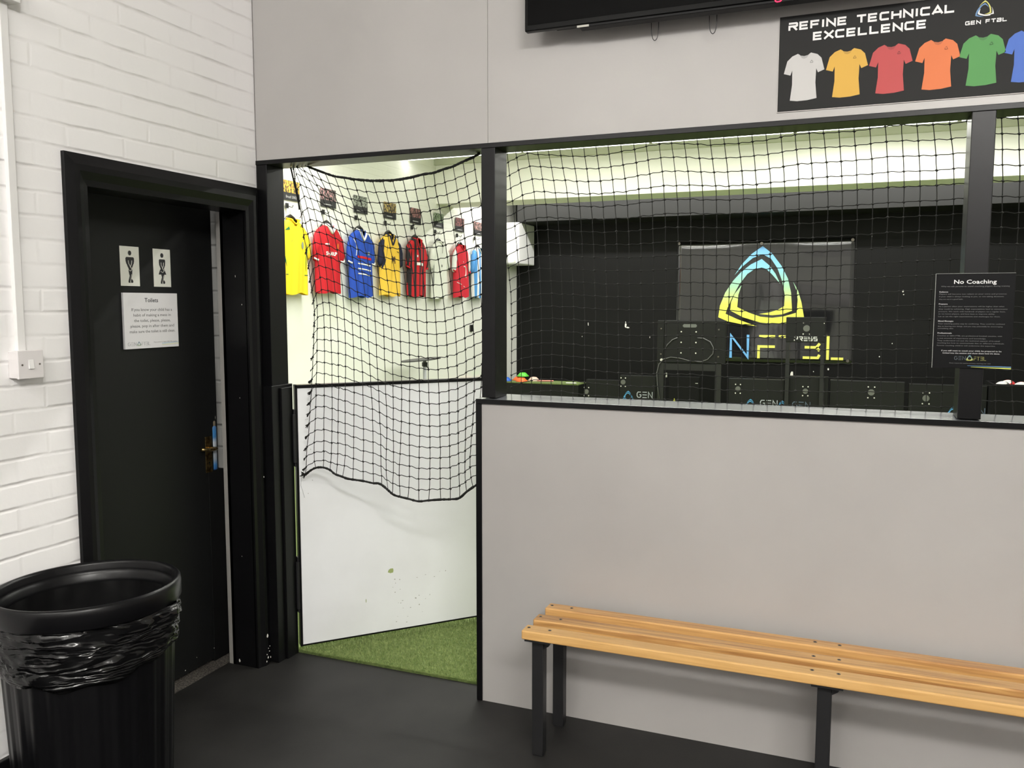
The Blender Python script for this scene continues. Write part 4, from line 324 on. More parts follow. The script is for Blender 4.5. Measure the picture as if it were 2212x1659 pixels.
NET3 = [[[2.7614,0.15,2.2529],[2.7654,0.15,2.2025],[2.7686,0.15,2.1537],[2.7731,0.15,2.1025],[2.7769,0.15,2.0527],[2.7782,0.15,2.0035],[2.7807,0.15,1.9521],[2.7818,0.15,1.9007],[2.7813,0.15,1.8499],[2.7809,0.15,1.7999],[2.7801,0.15,1.7499],[2.7802,0.15,1.6978],[2.7786,0.15,1.6467],[2.7766,0.15,1.5953],[2.777,0.15,1.5441],[2.7773,0.15,1.4906],[2.7801,0.15,1.4389],[2.7839,0.15,1.3872],[2.7868,0.15,1.3339],[2.7909,0.15,1.282],[2.7945,0.15,1.2301]],[[2.8096,0.15,2.2474],[2.8139,0.15,2.1972],[2.8178,0.15,2.1475],[2.8215,0.15,2.0974],[2.8236,0.15,2.0487],[2.8275,0.15,1.9972],[2.8282,0.15,1.9484],[2.8303,0.15,1.8971],[2.8299,0.15,1.8487],[2.8299,0.15,1.7966],[2.829,0.15,1.7461],[2.828,0.15,1.6959],[2.8272,0.15,1.644],[2.8264,0.15,1.5937],[2.8264,0.15,1.5414],[2.8274,0.15,1.4895],[2.8298,0.15,1.4387],[2.8329,0.15,1.3867],[2.8371,0.15,1.3339],[2.8396,0.15,1.2828],[2.8433,0.15,1.2299]],[[2.857,0.15,2.2416],[2.8602,0.15,2.1916],[2.8657,0.15,2.1432],[2.8686,0.15,2.0938],[2.8727,0.15,2.0437],[2.8749,0.15,1.9943],[2.8761,0.15,1.9448],[2.8769,0.15,1.894],[2.8779,0.15,1.8445],[2.8773,0.15,1.7949],[2.8757,0.15,1.7445],[2.8755,0.15,1.6937],[2.8755,0.15,1.6422],[2.8741,0.15,1.5923],[2.8754,0.15,1.542],[2.876,0.15,1.489],[2.8782,0.15,1.4384],[2.8813,0.15,1.3869],[2.8841,0.15,1.3348],[2.8886,0.15,1.2828],[2.8936,0.15,1.2305]],[[2.9024,0.15,2.2362],[2.908,0.15,2.1868],[2.9118,0.15,2.1383],[2.916,0.15,2.0894],[2.9185,0.15,2.0393],[2.9223,0.15,1.9909],[2.9244,0.15,1.9413],[2.9251,0.15,1.8919],[2.9252,0.15,1.8419],[2.9246,0.15,1.7914],[2.9244,0.15,1.7421],[2.924,0.15,1.6919],[2.9218,0.15,1.6411],[2.9233,0.15,1.5907],[2.9221,0.15,1.54],[2.9241,0.15,1.4884],[2.9263,0.15,1.437],[2.9299,0.15,1.3864],[2.9327,0.15,1.3351],[2.9368,0.15,1.283],[2.9411,0.15,1.2328]],[[2.9504,0.15,2.23],[2.9542,0.15,2.1811],[2.9588,0.15,2.1341],[2.962,0.15,2.0851],[2.9654,0.15,2.0359],[2.9685,0.15,1.986],[2.9694,0.15,1.9368],[2.9714,0.15,1.8873],[2.9716,0.15,1.8398],[2.9715,0.15,1.7887],[2.9712,0.15,1.7392],[2.9697,0.15,1.6898],[2.9692,0.15,1.6398],[2.9695,0.15,1.5887],[2.9703,0.15,1.5383],[2.9711,0.15,1.4875],[2.9733,0.15,1.4377],[2.9767,0.15,1.3863],[2.9799,0.15,1.3346],[2.9843,0.15,1.2838],[2.9894,0.15,1.2324]],[[2.996,0.15,2.2254],[2.9988,0.15,2.1786],[3.0036,0.15,2.1273],[3.0079,0.15,2.0803],[3.0118,0.15,2.0306],[3.0145,0.15,1.9822],[3.0165,0.15,1.9338],[3.0171,0.15,1.886],[3.0179,0.15,1.8356],[3.0179,0.15,1.7857],[3.0165,0.15,1.7376],[3.0168,0.15,1.6882],[3.0161,0.15,1.6375],[3.0161,0.15,1.5881],[3.0167,0.15,1.5381],[3.0182,0.15,1.4872],[3.0197,0.15,1.4366],[3.0235,0.15,1.3868],[3.0264,0.15,1.3363],[3.0312,0.15,1.2844],[3.0347,0.15,1.2341]]]
MARK = [[[0.741,2.041],[0.84,2.196],[0.98,2.349],[1.136,2.461],[1.272,2.351],[1.409,2.169],[1.505,1.98],[1.555,1.775],[1.576,1.509],[1.438,1.457],[1.297,1.443],[1.112,1.461],[1.263,1.486],[1.378,1.526],[1.464,1.578],[1.468,1.741],[1.424,1.947],[1.352,2.136],[1.258,2.275],[1.139,2.342],[0.998,2.288],[0.857,2.17]],[[1.397,1.908],[1.281,2.043],[1.195,2.125],[1.131,2.146],[1.028,2.124],[0.928,2.056],[0.813,1.901],[0.715,1.709],[0.649,1.551],[0.622,1.463],[0.791,1.384],[0.964,1.321],[1.08,1.28],[0.862,1.306],[0.654,1.348],[0.514,1.409],[0.536,1.586],[0.609,1.78],[0.726,1.963],[0.842,2.092],[0.975,2.197],[1.128,2.272],[1.244,2.172],[1.33,2.051]],[[0.847,1.892],[0.803,1.744],[0.792,1.563],[0.96,1.481],[1.13,1.421],[1.298,1.405],[1.463,1.428],[1.642,1.484],[1.65,1.672],[1.629,1.808],[1.577,1.937],[1.649,1.808],[1.703,1.638],[1.745,1.419],[1.547,1.398],[1.499,1.328],[1.301,1.318],[1.133,1.334],[0.876,1.411],[0.688,1.512],[0.699,1.639],[0.748,1.761]]]
# ============================================================ THE ROOM SHELL
Yf = .12          # depth of the partition
YB = 10.13        # black end wall of the pitch
XL = -2.8         # shirt wall
CEIL = 3.6; CEILP = 3.56; XR = 5.6
struct(MB().box((-.153, -8, -.05), (XR, Yf+.0, 0)).build('floor', RUBBER))
struct(MB().box((XL-.1, Yf, -.05), (XR, YB+.1, 0)).build('floor', TURF))
struct(MB().box((-1.4, -1.4, -.05), (-.153, 0, -.001)).build('floor', STONE))
struct(MB().box((-.15, -8, CEIL), (XR, .0, CEIL+.06)).build('ceiling', CREAM))
struct(MB().box((XL-.1, Yf, CEILP), (XR, YB+.1, CEILP+.06)).build('ceiling', CREAM))
# brick wall with the doorway cut in it (opening y -.93..-.06, z 0..2.03)
mb = MB()
mb.box((-.15, -8, 0), (0, -.95, CEIL)); mb.box((-.15, -.95, 2.04), (0, .0, CEIL)); mb.box((-.11, -.055, 0), (0, -.0, 2.04))
struct(mb.build('wall_left', WHITE_BRICK))
# upper board of the partition with the joint at x = 1.08
mb = MB(); mb.box((.004, 0, 2.211), (1.0806, Yf, CEIL)); mb.box((1.0822, 0, 2.211), (XR, Yf, CEIL)); mb.box((1.07, .02, 2.212), (1.09, Yf-.01, CEIL), 1)
struct(mb.build('wall_back', [PANEL, DARK]))
struct(MB().box((XL-.1, .006, 0), (-.001, Yf, CEILP)).build('wall_back', PANEL))
# half height boarded wall under the netted opening
mb = MB(); mb.box((1.052, 0, 0), (XR, Yf+.02, 1.214))
lw = struct(mb.build('wall_lower', PANEL))
struct(MB().box((XR, -8, 0), (XR+.1, YB+.1, CEILP)).build('wall_right', FARW))
struct(MB().box((-.15, -8.1, 0), (XR, -8, CEIL)).build('wall_rear', FARW))
# pitch room walls
mb = MB(); mb.box((XL-.1, Yf, 0), (XL, YB+.1, CEILP)); struct(mb.build('wall_pitch_left', PITCH_BRICK))
mb = MB(); mb.box((XL, .9, 0), (XL+.012, YB, 2.30)); struct(mb.build('trim_1', GLOSSW, bevel=.003))
mb = MB(); mb.box((XL-.1, YB, 0), (XR, YB+.1, CEILP))
Fw = frame_map((0, YB, 0), (1,0,0), (0,0,1))
chips(mb, lambda u, v, n=0: Vector((u, YB-n-.0005, v)), [(-.93,1.28,.022,.07),(-.90,1.24,.04,.015),(-1.547,1.288,.008,.035),(-1.65,1.086,.008,.012),(-.54,1.087,.006,.02),(1.597,.562,.03,.07),(3.05,1.79,.014,.02),(3.06,1.74,.01,.01),(2.94,1.05,.008,.01),(2.78,.86,.008,.012),(2.35,1.63,.012,.012),(-.3,.9,.006,.01),(1.9,.62,.008,.012),(2.1,.66,.014,.02),(3.4,1.2,.006,.01),(4.2,1.9,.012,.02)], 1)
struct(mb.build('wall_pitch_back', [BLACKW, CHIP]))
# white beam across the ceiling, its cornice, and the black bulkhead on the end wall
mb = MB(); mb.box((XL, 7.23, 2.935), (XR, 7.75, CEILP)); struct(mb.build('trim_2', CREAM))
mb = MB(); mb.box((XL, 7.17, 3.433), (XR, 7.23, 3.508)); mb.box((XL, 7.20, 3.508), (XR, 7.23, 3.53)); struct(mb.build('trim_3', GREENISH))
mb = MB(); mb.box((-2.514, 9.45, 2.883), (XR, YB, 3.35)); struct(mb.build('trim_4', BLACKW_LIT, bevel=.004))
# ------------------------------------------------------------ black timber frame of the partition
mb = MB(); mb.box((.0, -.004, 2.1935), (XR, Yf+.004, 2.212)); struct(mb.build('trim_5', FRAME, bevel=.0015))          # head
mb = MB(); mb.box((1.054, -.003, 1.237), (1.111, .118, 2.194)); struct(mb.build('trim_6', FRAME, bevel=.002))       # post
mb = MB(); mb.box((2.713, -.003, 1.237), (2.780, .118, 2.194)); struct(mb.build('trim_7', FRAME, bevel=.002))
mb = MB(); mb.box((4.40, -.003, 1.237), (4.467, .118, 2.194)); struct(mb.build('trim_8', FRAME, bevel=.002))
mb = MB(); mb.box((.0, 0, 1.2), (.054, .116, 2.194)); struct(mb.build('trim_9', FRAME, bevel=.002))                 # corner post
mb = MB(); mb.box((.0, -.012, 0), (.060, .135, 1.247))
Fy = lambda u, v, n=0: Vector((u, -.0125-n, v))
struct(mb.build('trim_10', FRAME2, bevel=.002))
mb = MB(); mb.box((.060, .040, 0), (.072, .118, 1.234)); struct(mb.build('trim_11', FRAME2, bevel=.002))            # stop batten
SILLM = mat('grey gloss sill top', (.13, .135, .148), .20, 1.0)  # grey, for the top face only; the front edge stays black
mb = MB(); mb.prism([(1.030, -.010, 1.213), (1.030, .150, 1.213), (1.030, .150, 1.238), (1.030, -.010, 1.2325)], (XR-1.03, 0, 0)); mb.m[2+2] = 1; struct(mb.build('trim_12', [FRAME, SILLM], bevel=.0012))        # sill
mb = MB(); mb.box((1.028, -.006, 0), (1.052, .142, 1.213)); struct(mb.build('trim_13', FRAME, bevel=.0015))         # end strip
# ------------------------------------------------------------ toilet door frame and door
def miter_frame(name, m):
    mb = MB(); yo0, yo1, yi0, yi1, zo, zi = -.974, -.012, -.888, -.093, 2.095, 1.992
    prof = [(0.0, 0), (.0, .014), (.35, .026), (.55, .026), (.80, .016), (1.0, .014), (1.0, 0)]   # (across 0 outer..1 inner, projection)
    def pt(y, z, n): return (n, y, z)
    corners = [((yo0, 0), (yi0, 0)), ((yo0, zo), (yi0, zi)), ((yo1, zo), (yi1, zi)), ((yo1, 0), (yi1, 0))]
    V = []; k = len(prof)
    for (o, i) in corners:
        for a, n in prof: V.append((n, o[0]+(i[0]-o[0])*a, o[1]+(i[1]-o[1])*a))
    Fc = []
    for s_ in range(3):
        for j in range(k-1): Fc.append((s_*k+j, s_*k+j+1, (s_+1)*k+j+1, (s_+1)*k+j))
    Fc.append(tuple(range(k))); Fc.append(tuple(3*k+j for j in range(k-1, -1, -1)))
    mb.add(V, Fc)
    # lining boards
    mb.box((-.125, yi0-.03, 0), (.004, yi0, zi+.03)); mb.box((-.125, yi1, 0), (.004, yi1+.035, zi+.03)); mb.box((-.125, yi0-.03, zi), (.004, yi1+.035, zi+.03))
    mb.box((-.125, yi1-.0, 0), (-.11, yi1+.03, zi))
    chips(mb, lambda u, v, n=0: Vector((.0275+n, u, v)), [(-.045,.035,.005,.006),(-.052,.05,.003,.005),(-.035,.06,.006,.004),(-.028,.03,.004,.006),(-.041,.075,.003,.003),(-.031,.082,.003,.004),(-.055,.02,.004,.005),(-.046,.135,.007,.012),(-.04,.85,.003,.004)], 1)
    chips(mb, lambda u, v, n=0: Vector((u, yi1-.0005-n, v)), [(-.09,.02,.006,.012),(-.02,1.6,.002,.003),(-.06,.5,.002,.003),(-.05,1.72,.0015,.006),(-.045,1.2,.001,.004)], 1)
    return mb.build(name, [m, CHIP], bevel=.0015)
fr = struct(miter_frame('trim_14', FRAME2))
mb = MB(); mb.box((-.146, -.0925, 0), (-.1255, -.06, 2.0)); struct(mb.build('trim_15', GREYT))                      # pale plaster return
bbm = MB(); bbm.box((0, -8, 0), (.02, -.99, .205)); struct(bbm.build('baseboard_left', FRAME2, bevel=.003))
mb = MB(); mb.box((-1.4, -.002, 0), (-.15, .004, CEIL)); mb.box((-1.45, -1.45, 0), (-1.4, .0, CEIL)); mb.box((-1.4, -1.45, 0), (-.15, -1.4, CEIL)); mb.box((-1.4, -1.4, 2.6), (-.15, 0, 2.62))
struct(mb.build('wall_toilet', TOILET_BRICK))
dr = bpy.data.objects.new('door_1', None); COL.objects.link(dr); dr.location = (-.235, -.90, 0); dr['kind'] = 'structure'
mb = MB(); mb.box((-.022, -.03, .012), (.010, .866, 2.03))
chips(mb, lambda u, v, n=0: Vector((.0105+n, u, v)), [(.80,.06,.003,.004),(.83,.3,.002,.004),(.62,.03,.004,.003),(.69,.06,.002,.003),(.845,.5,.0015,.004),(.50,.05,.003,.003),(.855,1.1,.001,.01),(.58,.40,.004,.004)], 1)
mb.build('door_leaf', [DOORB, CHIP], dr, bevel=.002)
hn = MB(); hn.box((.0105, .785, .862), (.0135, .825, 1.022)); hp = hn.build('handle_plate', BRASS, dr, bevel=.001); lab(hp, 'worn brass plate')
hn = MB(); hn.tube([(.0135, .812, .969), (.045, .812, .969)], .008, 10); hn.tube([(.045, .818, .969), (.047, .79, .968), (.046, .755, .972), (.043, .728, .977)], [.008, .007, .0065, .008], 10)
hh = hn.build('lever_handle', BRASS, hp, smooth=True)
hn = MB(); hn.cyl((.0135, .806, .905), .004, (.0006, 0, 0), 12); hn.box((.0135, .8045, .894), (.0141, .8075, .905)); hn.build('keyhole', DARK, hp)
# shelf unit and can seen through the gap
mb = MB(); mb.box((-.42, -.10, .0), (-.222, -.004, .865)); mb.box((-.42, -.03, .865), (-.262, -.004, 1.275)); mb.box((-.43, -.035, 1.275), (-.255, -.004, 1.285))
tag(mb.build('toilet_cabinet', DARK, bevel=.002), 'narrow black cabinet inside the toilet seen through the gap of the ajar black door', 'cabinet')
cn = thing('spray_can', 'tall blue and silver aerosol can on the ledge inside the toilet door gap', 'spray can', (-.243, -.052, .866))
b_ = MB(); b_.lathe([(0,0),(.021,0),(.022,.004),(.022,.19),(.019,.198),(0,.198)], 24)
canm = zramp('printed can', [(0,(.02,.08,.25)),(.12,(.05,.20,.45)),(.26,(.35,.40,.45)),(.62,(.45,.50,.55)),(.74,(.05,.20,.45)),(.86,(.05,.22,.50)),(1,(.1,.2,.4))], 0, .2, .3)
for e, md in ((0, 0),): pass
b_.build('can_body', canm, cn, smooth=True)
b_ = MB(); b_.lathe([(.0195,.192),(.0195,.215),(.015,.232),(.007,.238),(0,.239)], 24); b_.build('cap', mat('dull gold cap', (.35,.29,.20), .35, .5, metal=.5), cn, smooth=True)
# ------------------------------------------------------------ signs on the toilet door (face at x = -.225)
DX = -.2245
def sign_map(y0, z0, n0=.0): return frame_map((DX+n0, y0, z0), (0,1,0), (0,0,1))
def picto(F, wd, h, woman, mb):
    k = h/.15; n_ = [0]
    def S(pts): n_[0] += 1; mb.prism([F(wd/2+a*k*1.32, h*.5+b*k, 0) for a, b in pts], (.0006+.00007*n_[0], 0, 0), 0)
    def St(pts, t, mi, th=.0006): n_[0] += 1; stroke(mb, [(wd/2+a*k*1.32, h*.5+b*k) for a, b in pts], t*k, F, mi, th+.00007*n_[0])
    c = [(.0058*math.cos(i*math.pi/10)*1.05, .050+.0092*math.sin(i*math.pi/10)) for i in range(20)]; S(c)
    sw = .0155 if not woman else .0125
    S([(-sw,.030),(-sw*.8,.0345),(sw*.8,.0345),(sw,.030),(sw*.98,.018),(sw*.60,.0),(.003,-.014),(-.003,-.014),(-sw*.60,.0),(-sw*.98,.018)])
    St([(-sw*.80,.028),(-sw*.74,.012),(.0035,-.014)], .0062, 0); St([(sw*.80,.028),(sw*.74,.012),(-.0035,-.014)], .0062, 0)
    if woman: S([(-.0085,-.006),(.0085,-.006),(.0150,-.026),(.0055,-.026),(0,-.018),(-.0055,-.026),(-.0150,-.026)])
    # legs crossed at the knee, feet apart
    S([(-.0065,-.014),(.001,-.016),(.0035,-.030),(-.001,-.042),(-.004,-.030)])
    S([(.0075,-.012),(-.001,-.018),(-.002,-.035),(-.0075,-.056),(-.0075,-.062),(-.002,-.063),(.0025,-.050),(.0065,-.030)])
    S([(.0045,-.048),(.0085,-.054),(.0095,-.060),(.006,-.063),(.002,-.062),(.0015,-.056)])
    St([(-sw*.42,.022),(-sw*.35,.010),(.005,-.010)], .0016, 1, .0014); St([(sw*.42,.022),(sw*.35,.010),(-.0005,-.004)], .0016, 1, .0014)
    St([(-.008,-.013),(0,-.0185),(.0085,-.009)], .0014, 1, .0014); St([(.004,-.030),(.001,-.046),(-.002,-.060)], .0010, 1, .0014)
for nm, y0, z0, wd, h, wom, lb in (('toilet_sign', -.540, 1.672, .094, .153, 0, 'steel pictogram plate of a crossed-legged man, left one on the black door'), ('toilet_sign', -.373, 1.672, .092, .152, 1, 'steel pictogram plate of a crossed-legged woman in a skirt on the black door')):
    t = thing(nm, lb, 'sign', (0,0,0), 'pictogram plates on the toilet door')
    m_ = MB(); m_.box((DX, y0, z0), (DX+.002, y0+wd, z0+h)); m_.build('plate', STEEL, t, bevel=.0005)
    m_ = MB(); picto(frame_map((DX+.0022, y0, z0), (0,1,0), (0,0,1)), wd, h, wom, m_); m_.build('pictogram', [INKK, STEEL], t)
t = thing('toilets_notice', 'white notice board headed Toilets fixed on the black door under the steel plates', 'notice')
y0, y1, z0, z1 = -.5405, -.259, 1.427, 1.646
m_ = MB(); m_.box((DX, y0, z0), (DX+.010, y1, z1)); m_.build('board', SIGNW, t, bevel=.0008)
F = frame_map((DX+.0103, y0, z0), (0,1,0), (0,0,1)); W_ = y1-y0
m_ = MB(); text_mb(m_, 'Toilets', F, W_*.5, .183, .0165, .070, 'CENTER', bold=.012); m_.build('heading', INKG if False else mat('dark grey ink', (.05,.05,.055), .5), t)
m_ = MB()
for i, (s_, wd) in enumerate((('If you know your child has a', .212), ('habit of making a mess in', .195), ('the toilet, please, please,', .190), ('please, pop in after them and', .228), ('make sure the toilet is still clean.', .238))):
    text_mb(m_, s_, F, W_*.5+.003, .148-i*.0215, .0115, wd, 'CENTER', bold=.004)
m_.build('message', INKG, t)
m_ = MB(); wide(m_, 'GEN', F, .014, .012, .042, .014, .0012, W2, .3); m_.build('club_name', INKL, t); m_ = MB(); wide(m_, 'FTBL', F, .081, .012, .046, .014, .0012, W2, .3); m_.build('club_name', INKL, t)
m_ = MB(); mark(m_, F, .060, .011, .018, (0,0,0)); m_.build('club_mark', zramp('mark gradient notice', [(0,(.25,.36,.08)),(.5,(.15,.3,.3)),(1,(.08,.10,.25))], z0+.01, z0+.03), t)
m_ = MB(); text_mb(m_, 'Please continue to respect GEN FTBL property', F, .145, .021, .0042, .125, 'LEFT', th=.0009); m_.build('footnote', INKG, t)
m_ = MB(); m_.prism([F(.19,.014), F(W_-.001,.0185), F(W_-.001,.0215), F(.19,.019)], (.0003,0,0), 0); m_.prism([F(.19,.009), F(W_-.001,.012), F(W_-.001,.016), F(.19,.0125)], (.0003,0,0), 1)
m_.build('colour_lines', [mat('pale blue ink', (.55,.66,.74), .5), mat('pale yellow ink', (.74,.76,.55), .5)], t)
# ------------------------------------------------------------ switch, trunking
t = thing('light_switch', 'white single light switch box on the brick wall left of the black door', 'light switch')
m_ = MB(); m_.box((.0, -1.197, 1.375), (.036, -1.113, 1.458)); m_.build('back_box', SWITCHG, t, bevel=.002)
m_ = MB(); m_.box((.036, -1.199, 1.373), (.045, -1.111, 1.460)); fp = m_.build('face_plate', SWITCHG, t, bevel=.002)
m_ = MB(); m_.prism([(.045,-1.164,1.403),(.050,-1.164,1.403),(.0465,-1.164,1.431),(.045,-1.164,1.431)], (0,.017,0)); m_.build('rocker', WHITEP, fp, bevel=.0006)
for yy in (-1.185, -1.125):
    m_ = MB(); m_.cyl((.045, yy, 1.416), .0032, (.0006,0,0), 12); m_.build('screw', SCREW, fp)
m_ = MB(); m_.box((0, -1.173, 1.458), (.016, -1.147, 2.50)); m_.box((0, -1.5, 2.497), (.05, -1.13, 2.56))
tag(m_.build('cable_trunking', WHITEP, bevel=.0015), 'thin white cable trunking running up the brick wall above the switch', 'trunking')
# ------------------------------------------------------------ gate
ga = thing('gate', 'white boarded gate with black edging standing open onto the green turf', 'gate', (.084, .118, 0))
ga.rotation_euler = (0, 0, math.atan2(.652, .613))
GW = .955
m_ = MB(); m_.box((.010, .002, .036), (GW-.01, .036, 1.226))
chips(m_, lambda u, v, n=0: Vector((u, .0015-n, v)), [(.435,.33,.020,.016),(.31,.20,.002,.012)], 1)
chips(m_, lambda u, v, n=0: Vector((u, .0015-n, v)), [(.55+random.uniform(-.12,.2), random.uniform(.06,.30), random.uniform(.0015,.005), random.uniform(.001,.004)) for _ in range(26)]+[(.03+random.random()*.05, random.uniform(.5,1.2), .002, .003) for _ in range(7)], 2)
m_.build('panel', [GATEW, mat('green scuff', (.34,.40,.16), .7), mat('grey scuff', (.40,.39,.36), .8)], ga)
m_ = MB(); m_.box((0, -.002, .030), (.011, .040, 1.241)); m_.box((GW-.011, -.002, .030), (GW, .040, 1.241)); m_.box((0, -.002, 1.226), (GW, .040, 1.241)); m_.box((.0, .0, .030), (GW, .038, .0375))
m_.build('edging', FRAME, ga, bevel=.001)
for zz in (.87, .19):
    m_ = MB(); m_.box((-.006, .004, zz), (.0, .03, zz+.26)); m_.tube([(-.006, .0, zz+.02), (-.006, .0, zz+.24)], .008, 10); m_.build('hinge', METALP, ga)
# ------------------------------------------------------------ netting
def strand(mb, a, b, r, wob, seg=4):
    a = Vector(a); b = Vector(b); n = 4; pts = []
    for i in range(n+1):
        t_ = i/n; p = a.lerp(b, t_); p.z += wob*math.sin(2*math.pi*t_); pts.append(p)
    mb.tube(pts, r, seg, cap=False)
def knot(mb, p, r):
    x, y, z = p; V = [(x-r*1.1,y,z+r*.2),(x+r*1.1,y,z-r*.1),(x,y-r,z),(x,y+r,z),(x+r*.1,y,z-r*1.15),(x,y,z+r)]
    mb.add(V, [(0,2,5),(2,1,5),(1,3,5),(3,0,5),(2,0,4),(1,2,4),(3,1,4),(0,3,4)])
def net_mesh(cols, r=.0016, kr=.0052, wobh=.0022, zmin=None):
    mb = MB()
    for c in range(len(cols)):
        for i in range(len(cols[c])):
            p = cols[c][i]
            if p is None: continue
            knot(mb, p, kr*random.uniform(.85, 1.15))
            if i+1 < len(cols[c]) and cols[c][i+1]:
                q = cols[c][i+1]; mb.tube([p, ((p[0]+q[0])/2+random.uniform(-.0008,.0008), (p[1]+q[1])/2, (p[2]+q[2])/2), q], r, 4, cap=False)
            if c+1 < len(cols) and i < len(cols[c+1]) and cols[c+1][i]: strand(mb, p, cols[c+1][i], r, wobh*random.uniform(.5,1.3))
    return mb
def fuzzy_rope(pts, r, hairs, hl):
    P = [Vector(p) for p in pts]; q = []
    for i in range(len(P)-1):
        p0 = P[max(i-1,0)]; p1 = P[i]; p2 = P[i+1]; p3 = P[min(i+2,len(P)-1)]
        for s_ in range(6):
            t_ = s_/6; q.append(.5*((2*p1)+(-p0+p2)*t_+(2*p0-5*p1+4*p2-p3)*t_*t_+(-p0+3*p1-3*p2+p3)*t_**3))
    q.append(P[-1]); mb = MB()
    mb.tube(q, [r*random.uniform(.8,1.2) for _ in q], 7)
    for _ in range(hairs):
        i = random.randrange(len(q)-1); p = q[i].lerp(q[i+1], random.random()); a = random.uniform(0, 2*math.pi)
        d = Vector((math.cos(a), random.uniform(-.3,.3), math.sin(a)))*random.uniform(.4,1)*hl
        mb.tube([p, p+d*.6, p+d+Vector((random.uniform(-.5,.5)*hl,0,0))], .0006, 3, cap=False)
    return mb
gn = thing('gate_net', 'black knotted net with a frayed roped edge hanging slack over the gateway', 'net', (0,0,0))
b1 = MB(); b1 = net_mesh([[p for p in c] for c in NET1]); b1.build('mesh', CORD, gn, fix=False)
fuzzy_rope(ROPE_T, .0052, 260, .008).build('top_rope', CORD, gn, smooth=True, fix=False)
fuzzy_rope(ROPE_B, .0050, 90, .008).build('bottom_rope', CORD, gn, smooth=True, fix=False)
m_ = MB()
ed = [p for p in NET1[0] if p]
top = [(.118, .085, 2.19), (.127, .086, 2.15), (.137, .086, 2.11), (.150, .087, 2.055), (.158, .090, 2.01)]
for k in range(3): m_.tube([(p[0]+(.02*(1-i/4) if k else 0)*(k-1)-.006*k, p[1]+.003*k, p[2]) for i, p in enumerate(top)], .0022, 5, cap=False)
m_.tube(top+[tuple(ed[0])], .0022, 5, cap=False)
for i, p in enumerate(ed[:-1]):      # cut cord ends along the free edge
    q = ed[i+1]; m_.tube([p, q], .0017, 4, cap=False)
    n_ = 5 if i < 14 else 10; L_ = .018 if i < 14 else .024
    for _ in range(n_):
        d = Vector((-random.uniform(.35, .9), random.uniform(-.1,.1), -random.uniform(.4, .9))).normalized() if i >= 12 else Vector((random.uniform(-.6,.2), 0, -1)).normalized()
        d = d*L_*random.uniform(.7, 1.15); m_.tube([p, Vector(p)+d*.5, Vector(p)+d], [.0014, .0013, .0018], 4, cap=True)
e = Vector(ROPE_B[0])
for _ in range(26):
    d = Vector((random.uniform(-1.3,.3), random.uniform(-.2,.2), random.uniform(-.7,.5)))*.026; m_.tube([e, e+d], [.003,.0014], 4)
m_.tube([e+Vector((-.022,0,-.012)), e+Vector((-.026,0,-.05)), e+Vector((-.012,0,-.09)), e+Vector((-.008,0,-.105))], .0006, 3, cap=False)
m_.build('frayed_edge', CORD, gn, fix=False)
gn2 = thing('opening_net', 'black square mesh net stretched across the wide opening above the half wall', 'net')
net_mesh([[p for p in c if p[2] > 1.0] for c in NET2], r=.0014, kr=.0048, wobh=.0016).build('mesh', CORD, gn2, fix=False)
m_ = MB(); m_.tube([(1.02,.152,2.228),(2.74,.152,2.228)], .004, 6); m_.build('top_cord', CORD, gn2)
gn3 = thing('opening_net', 'black square mesh net in the opening right of the post with the black notice', 'net')
net_mesh(NET3, r=.0015, kr=.0050, wobh=.0016).build('mesh', CORD, gn3, fix=False)
m_ = MB(); m_.tube([(2.80,.152,2.228),(4.4,.152,2.228)], .004, 6); m_.build('top_cord', CORD, gn3)
# ------------------------------------------------------------ turf pile near the gateway (uncountable)
V = []; Fc = []
for _ in range(52000):
    x = random.uniform(.045, 1.12); y = .128 + random.random()**1.2*1.15
    if x < .09 and y > .3: continue
    h = random.uniform(.009, .017); a = random.uniform(0, 6.283); wd = .0012; lx = random.gauss(0,.005); ly = random.gauss(-.001,.005)
    k = len(V); V += [(x-wd*math.cos(a), y-wd*math.sin(a), 0), (x+wd*math.cos(a), y+wd*math.sin(a), 0), (x+lx, y+ly, h)]; Fc.append((k,k+1,k+2))
for _ in range(5000):
    x = random.uniform(.05, 1.04); y = .128+random.gauss(0,.003); h = random.uniform(.008,.016); k = len(V)
    V += [(x-.0012,y,0),(x+.0012,y,0),(x+random.gauss(0,.004),y-random.uniform(.002,.012),h)]; Fc.append((k,k+1,k+2))
m_ = MB(); m_.add(V, Fc); o = m_.build('artificial_turf', BLADE, fix=False)
tag(o, 'short green artificial turf pile spreading under the open white gate', 'artificial turf', kind='stuff')
# ============================================================ FURNITURE IN THE FRONT ROOM
# bin: round black dustbin with a rolled rim and a liner folded over it
bx, by = .280, -1.192
bn = thing('waste_bin', 'large round black ribbed plastic bin beside the brick wall in front of the black door', 'bin', (bx, by, 0))
bn.rotation_euler = (0, 0, .95)
AX, AY = 1.045, .955
def rib(i, a, r, z):
    if .03 < z < .60: return r + .0035*(1 if math.sin(a*26) > .2 else 0), z
    return r, z
m_ = MB(); m_.lathe([(0, .0), (.196, .0), (.201, .012), (.206, .10), (.212, .25), (.218, .40), (.224, .55), (.226, .60), (.229, .62), (.232, .70), (.232, .715)], 208, fn=rib, ax=AX, ay=AY)
m_.lathe([(.226, .715), (.224, .60), (.212, .30), (.20, .05), (0, .04)], 64, ax=AX, ay=AY)
m_.build('bin_body', BINM, bn, smooth=True)
m_ = MB(); m_.lathe([(.229, .700), (.247, .700), (.251, .706), (.252, .745), (.250, .759), (.245, .765), (.238, .764), (.234, .757), (.2335, .742), (.2315, .738), (.2325, .733), (.229, .730), (.2275, .722), (.221, .712), (.2205, .700)], 96, ax=AX, ay=AY)
rm = m_.build('rim', BINM, bn, smooth=True)
